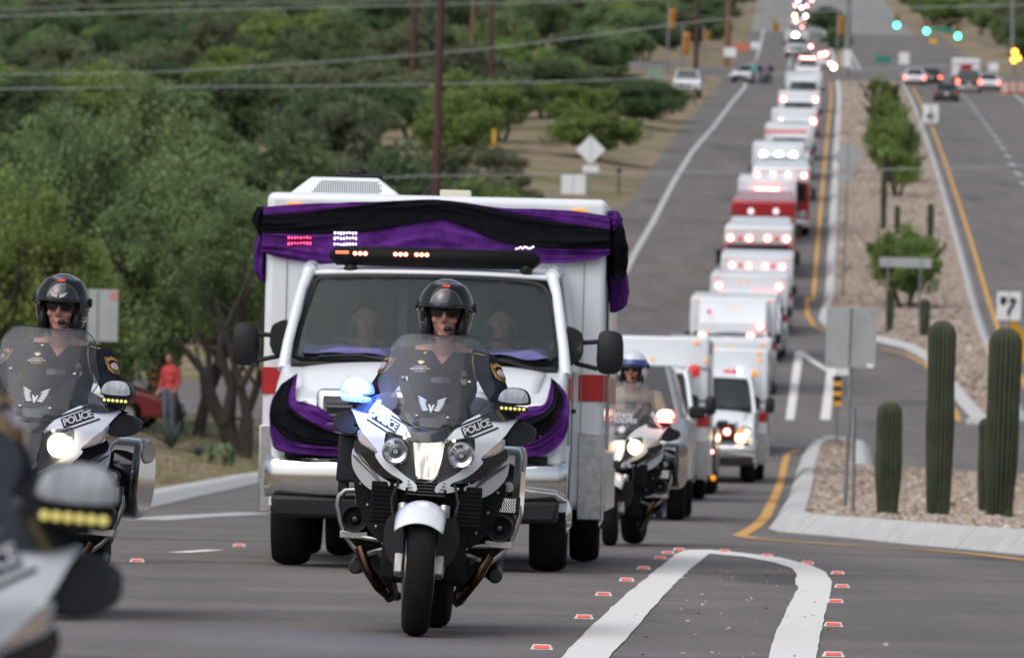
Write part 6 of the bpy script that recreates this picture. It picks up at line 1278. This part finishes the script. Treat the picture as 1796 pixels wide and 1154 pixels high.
# a pale house roof among the trees, an orange mesh fence at the far works
p = P(474, 58, 640); gz = tz(p.x, 640); h = empty('house', (p.x, 640, gz), (0, 0, R(8)), 'small house with a pale flat roof almost buried in the thicket', 'house'); hz = p.z-gz
MB().box((0, 3, hz/2), (2.2, 5, hz)).build('wall', mat('stucco', (.35, .3, .25), .9, var=.15, vs=3), h); MB().box((0, 3, hz+.1), (2.7, 5.4, .22)).build('roof', mat('pale_roof', (.55, .55, .54), .7), h, bevel=.03); MB().box((-.5, .48, hz*.6), (.7, .06, .8)).build('window', dglass, h); MB().box((.6, .48, hz*.4), (.6, .06, 1.4)).build('door', mat('door_brown', (.1, .06, .04), .7), h)
om = mat('orange_mesh', (.5, .16, .1), .8); p = P(1302, 32, 720); gz = tz(p.x, 720); e = empty('mesh_barrier', (p.x, 720, gz), label='orange mesh barrier at roadworks beside the far left lanes', cat='barrier')
for i in range(4): MB().tube([(-.9+.6*i, 0, 0), (-.9+.6*i, 0, 1.2)], .04, 6).build('post', galv, e)
MB().box((0, -.05, .75), (1.9, .02, .8)).build('mesh', om, e)
# ------------------------------------------------------------------ trees and plants
random.seed(5)
def leafmat(name, c, c2):
    mt = mat(name, c, .7, var=.35, vs=1.1, spec=.15, tint=c2, hue=.16); N = mt.node_tree.nodes; L = mt.node_tree.links; b = N['Principled BSDF']; o = [n for n in N if n.type == 'OUTPUT_MATERIAL'][0]
    tr = N.new('ShaderNodeBsdfTranslucent'); mx = N.new('ShaderNodeMixShader'); mx.inputs[0].default_value = .42; src = b.inputs['Base Color'].links[0].from_socket; L.new(src, tr.inputs[0]); L.new(b.outputs[0], mx.inputs[1]); L.new(tr.outputs[0], mx.inputs[2]); L.new(mx.outputs[0], o.inputs[0]); return mt
LMT = [leafmat('leaf_mesquite', (.14, .20, .085), (.19, .265, .12)), leafmat('leaf_dark', (.10, .15, .075), (.135, .195, .095)), leafmat('leaf_paloverde', (.17, .245, .075), (.215, .295, .095)), leafmat('leaf_olive', (.14, .165, .095), (.18, .2, .12))]
bark = mat('dark_bark', (.04, .032, .028), .95, var=.35, vs=9, bump=.6, bs=25, stretch=(1, 1, .3))
def crown_mesh(seed, n, nc, leaf, mt, squash=.78, droop=.3):
    rnd = random.Random(seed); cl_ = []
    for _ in range(nc):
        while True:
            p = Vector((rnd.uniform(-1, 1), rnd.uniform(-1, 1), rnd.uniform(-1, 1)))
            if p.length < 1: break
        p = p.normalized()*p.length**.55*rnd.uniform(.62, .9); p.z *= squash; cl_.append((p+Vector((0, 0, .06*rnd.uniform(-1, 1))), rnd.choice((.1, .15, .2, .26, .34))))
    vs = []; fs = []
    for i in range(n):
        c, r = cl_[rnd.randrange(nc)]; d = Vector((rnd.gauss(0, 1), rnd.gauss(0, 1), rnd.gauss(0, 1))).normalized(); p = c+Vector((d.x, d.y, d.z*.8))*r*rnd.random()**.42
        a = Vector((rnd.gauss(0, 1), rnd.gauss(0, 1), rnd.gauss(0, .7)-droop)).normalized(); b = a.cross(Vector((rnd.gauss(0, 1), rnd.gauss(0, 1), rnd.gauss(0, 1)))).normalized(); L_ = leaf*rnd.uniform(.7, 1.5); w_ = L_*rnd.uniform(.22, .4)
        k = len(vs); vs += [p-b*w_*.4, p+a*L_*.5-b*w_, p+a*L_, p+a*L_*.5+b*w_]; fs.append((k, k+1, k+2, k+3))
    me = bpy.data.meshes.new('crown'); me.from_pydata([tuple(v) for v in vs], [], fs); me.materials.append(mt); return me
def trunk_mesh(seed, stems=3):
    rnd = random.Random(seed); mb = MB()
    for s in range(stems):
        a = 2*math.pi*s/stems+rnd.uniform(-.4, .4); p = Vector((.05*math.cos(a), .05*math.sin(a), 0)); pts = [p]; rad = [.034]
        for k in range(5): p = p+Vector((math.cos(a)*.075*(1+k*.25)+rnd.uniform(-.05, .05), math.sin(a)*.075*(1+k*.25)+rnd.uniform(-.05, .05), .17)); pts.append(p); rad.append(.030-.0045*k)
        mb.tube(pts, rad, 8)
        for k in (2, 3, 4):
            for _ in range(2): d = Vector((rnd.uniform(-1, 1), rnd.uniform(-1, 1), rnd.uniform(.3, 1))).normalized(); mb.tube([pts[k], pts[k]+d*.2, pts[k]+d*.38+Vector((0, 0, .05))], [.014, .008, .003], 6)
    return mb.mesh('trunk', bark, 60)
FAR = [crown_mesh(10+i, 13000, 40+14*(i % 3), .07, LMT[i % 4], .8 if i % 2 else .66) for i in range(8)]
NEAR = [crown_mesh(40+i, 42000, 110, .036, LMT[(0, 2, 0)[i]], .85, .6) for i in range(3)]
TR = [trunk_mesh(3), trunk_mesh(4, 2)]
def tree(px, top, Y, rm, label, grp, near=False, var=None, low=.12, X=None, z0=None, name='mesquite_tree', base=None):
    p = P(px, top, Y); x = p.x if X is None else X; gz = (tz(x, Y) if z0 is None else z0); H = (p.z-gz) if base is None else base
    H = max(H, 1.2); e = empty(name, (x, Y, gz-.05), (0, 0, random.uniform(0, 6.28)), label, 'tree' if 'shrub' not in name else 'shrub', grp)
    ch = H*(1-low); m_ = (NEAR if near else FAR); me = m_[var if var is not None else random.randrange(len(m_))]
    link_obj('trunk', TR[random.randrange(2)], e, sc=(H*.6, H*.6, H*.74) if near else (H*.8, H*.8, H*.82)); link_obj('crown', me, e, (0, 0, H-ch*.5), sc=(rm, rm, ch*.56)); return e
TG = 'trees of the roadside thicket'
for px, top, Y, rm, v, lb in ((-70, 250, 140, 2.6, 1, 'bright green tree at the left of the thicket above the rider'), (50, 300, 138, 2.0, 1, 'yellow-green low tree behind the rider with the winged helmet'), (90, 135, 152, 2.6, 0, 'tall feathery mesquite over the tall white sign'), (235, 115, 158, 2.7, 2, 'tallest feathery mesquite beside the thicket opening'), (345, 230, 150, 2.5, 0, 'dark mesquite leaning over the agave and the red-shirted onlooker')):
    tree(px, top, Y, rm*1.08, lb, TG, True, v, .07 if px < 300 else .2)
for x_, Y, H in ((-17.5, 150, 6.5), (-21, 165, 7), (-24.5, 152, 6)): tree(0, 0, Y, 2.7, 'feathery mesquite at the far left of the thicket by the side street', TG, True, 0, .22, X=x_, base=H)
tree(420, 330, 146, 1.7, 'mesquite with bare dark trunks beside the draped ambulance', TG, True, 2, .42)
# bare trunks in front of the thicket
def bare(px, by, Y, pts, label):
    p = P(px, by, Y); z = tz(p.x, Y)-.05; e = empty('bare_trunk', (p.x, Y, z), label=label, cat='trunk'); s = Y/F
    for k, pl in enumerate(pts): MB().tube([(x*s, .1*math.sin(i), y*s) for i, (x, y, r) in enumerate(pl)], [r*s for x, y, r in pl], 9).build('stem' if k == 0 else 'limb', bark, e, 60)
bare(415, 772, 143, [[(0, 0, 13), (-22, 55, 12), (-55, 110, 11), (-62, 150, 8), (-110, 205, 4)], [(-22, 55, 9), (-12, 120, 8), (-35, 190, 8), (-10, 260, 5), (45, 380, 3)]], 'thick leaning dark mesquite trunk forking above the verge'); bare(432, 774, 142, [[(0, 0, 12), (2, 70, 10), (-12, 130, 8), (-30, 190, 6), (-60, 280, 4)], [(-12, 130, 7), (20, 190, 5), (30, 300, 3)]], 'upright dark mesquite trunk next to the leaning one')
tree(520, 205, 205, 2.6, 'rounded dark mesquite directly left of the ambulance roof', TG, False, 1, .05); tree(610, 250, 215, 2.4, 'olive bush rising behind the ambulance air conditioner', TG, False, 3, .05); tree(480, 300, 200, 1.9, 'pale olive bush beside the drape corner', TG, False, 7, .05); tree(690, 235, 240, 2.3, 'dark bush left of the tall rust brown pole', TG, False, 5, .05)
nT = 0
for Y in [215*1.058**k for k in range(29)]:
    xl = -.09*Y-8; xr = x0(Y)-(13.2 if Y < 330 else 11.2 if Y < 470 else 13.5 if Y < 585 else 11.5); sp = 3.0+.0065*Y; x = xl+random.uniform(0, sp)
    while x < xr:
        yy = Y*random.uniform(.975, 1.025); xx = x+random.uniform(-.8, .8); d = xr-x; big = sstep(0, 9, d); H = random.uniform(2.3, 3.2)+big*random.uniform(.8, 2.8)+(.6 if Y > 500 else 0)
        if not (300 < yy < 321 or 582 < yy < 628):
            v = random.randrange(8); k = v % 4; lb = ('grey-green feathery mesquite in the dense hillside thicket', 'dark green bushy tree in the dense hillside thicket', 'yellow-green palo verde in the dense hillside thicket', 'dull olive bush in the dense hillside thicket')[k]
            tree(0, 0, yy, random.uniform(1.9, 3.1)+.0016*Y, lb, 'hillside thicket', False, v, .04, X=xx, base=H); nT += 1
        x += sp*random.uniform(.75, 1.3)
for i in range(64):
    Y = random.uniform(645, 760) if i < 30 else random.uniform(760, 1120); x = x0(Y)+(random.uniform(17, 32)+2 if Y < 880 else random.uniform(14, 36)); tree(0, 0, Y, random.uniform(2.6, 4), 'green tree beyond the right-hand lanes at the far junction', 'trees right of the far lanes', False, random.randrange(8), .04, X=x, base=random.uniform(4, 6.5))
for px, by, top, rm, lb in ((1455, 60, 8, 3.2, 'dark bush between the two carriageways past the junction'), (1466, 95, 45, 2.0, 'lower bush between the carriageways at the junction')):
    q = G(px, by); tree(px, top, q.y, rm, lb, 'bushes past the junction', False, 1, .03, z0=zr(q.y))
MG = 'shrubs planted along the long median'
for px, by, top, wpx, lb, v in ((1590, 540, 372, 76, 'round bright green shrub behind the two-legged sign', 2), (1575, 345, 235, 48, 'dense dark green shrub behind the thin tall saguaro', 6), (1566, 320, 175, 54, 'tallest green shrub half way along the median', 2), (1558, 260, 150, 42, 'green shrub beyond the tallest one on the median', 2), (1548, 205, 120, 34, 'small green shrub near the far median tip', 6)):
    q = G(px, by, .1); tree(px, top, q.y, wpx*q.y/F, lb, MG, False, v, .02, z0=zr(q.y)+.1, name='median_shrub')
# verge plants: agave, prickly pear, grass
agm = mat('agave_leaf', (.075, .105, .095), .6, var=.25, vs=8)
def agave(px, py, Y, r, label):
    p = P(px, py, Y); e = empty('agave', (p.x, Y, tz(p.x, Y)), label=label, cat='agave', group='agaves on the verge')
    lf = MB(); 
    def fn(u, v):
        w_ = .07*math.sin(min(1, u*1.25+.2)*math.pi*.8+.3)*(1-u**3); return ((v-.5)*2*w_, u*(1-.12*u), .02*math.sin(u*3)+.45*u*u*0+abs(v-.5)*.06)
    me = MB().grid(fn, 8, 4).mesh('leaf', agm, 60)
    for i in range(26): th = i*2.4; el = R(20+58*(i/26)); link_obj('leaf', me, e, (0, 0, .05), (el, 0, th), r*(1-.25*i/26))
agave(300, 770, 138, .8, 'big blue-green agave in front of the red-shirted onlooker'); agave(348, 772, 136, .45, 'small agave right of the big one')
pm_ = mat('prickly_pear_pad', (.08, .125, .06), .7, var=.2, vs=10); p = P(388, 772, 135); e = empty('prickly_pear', (p.x, 135, tz(p.x, 135)), label='low prickly pear cactus at the foot of the leaning trunk', cat='cactus')
for i in range(14): a = random.uniform(0, 6.3); z = random.uniform(.08, .34); MB().ell((.22*math.cos(a), .15*math.sin(a), z), (.085, .022, .11), 12, 8, rotm(random.uniform(-.4, .4), random.uniform(-.7, .7), random.uniform(0, 3))).build('pad', pm_, e)
gm2 = [mat('verge_grass', (.13, .15, .05), .9, var=.3, vs=3), mat('dry_grass', (.28, .22, .11), .9, var=.3, vs=3), mat('yellow_flower', (.5, .36, .04), .8)]
mb = MB(); vs = []; fs = []; ms = []
for i in range(15000):
    Y = random.uniform(74, 160); l = road_left(Y); t = l-.5-random.random()**1.3*10; x = x0(Y)+t
    if noise.noise(Vector((x*.5, Y*.15, 7))) < -.12: continue
    z = tz(x, Y); h = random.uniform(.04, .16); a = random.uniform(0, 6.3); w_ = .012; dx, dy = math.cos(a), math.sin(a); k = len(vs); b = random.uniform(-.06, .06)
    vs += [(x-dx*w_, Y-dy*w_, z-.01), (x+dx*w_, Y+dy*w_, z-.01), (x+b, Y+b*.5, z+h)]; fs.append((k, k+1, k+2)); ms.append(2 if random.random() < .015 else random.choices((0, 1), (3, 1.6))[0])
mb.add(vs, fs); mb.m = ms; tag(mb.build('verge_grass', gm2, flat=True), 'thin green and dry grass growing on the verge behind the kerb', 'grass', kind='stuff')
for px, by, w_, lb in ((1652, 880+13, 22, 'small green plant between the tall cactus and the next one'), (1745, 905, 34, 'green weed at the foot of the thickest cactus'), (1668, 890, 16, 'grey-green tuft beside the tall cactus'), (1768, 910, 22, 'low grey-green tuft in front of the thickest cactus')):
    q = G(px, by, .17); e = empty('small_plant', (q.x, q.y-.1, q.z), label=lb, cat='plant'); s = w_*q.y/F; link_obj('foliage', FAR[random.randrange(8)], e, (0, 0, s*.3), (0, 0, px), (s*.5, s*.5, s*.5)); MB().tube([(0, 0, -.02), (0, 0, s*.4)], .008, 5).build('stem', bark, e)
# stones one can tell apart at the kerb
for i, (px, by, s, mt) in enumerate(((1660, 893, 12, 1), (1790, 905, 12, 3), (1500, 892, 13, 3), (1580, 915, 9, 2), (1440, 890, 9, 3))):
    q = G(px, by, .17); r_ = s*.5*q.y/F*1.2; o = MB().ell((0, 0, 0), (r_*1.3, r_, r_*.8), 8, 6, rotm(.3*i, .5*i, i)).build('rock', stone_m[mt], flat=True, loc=(q.x, q.y, q.z+.02)); tag(o, 'larger loose rock lying among the island gravel', 'rock', 'larger rocks on the island')
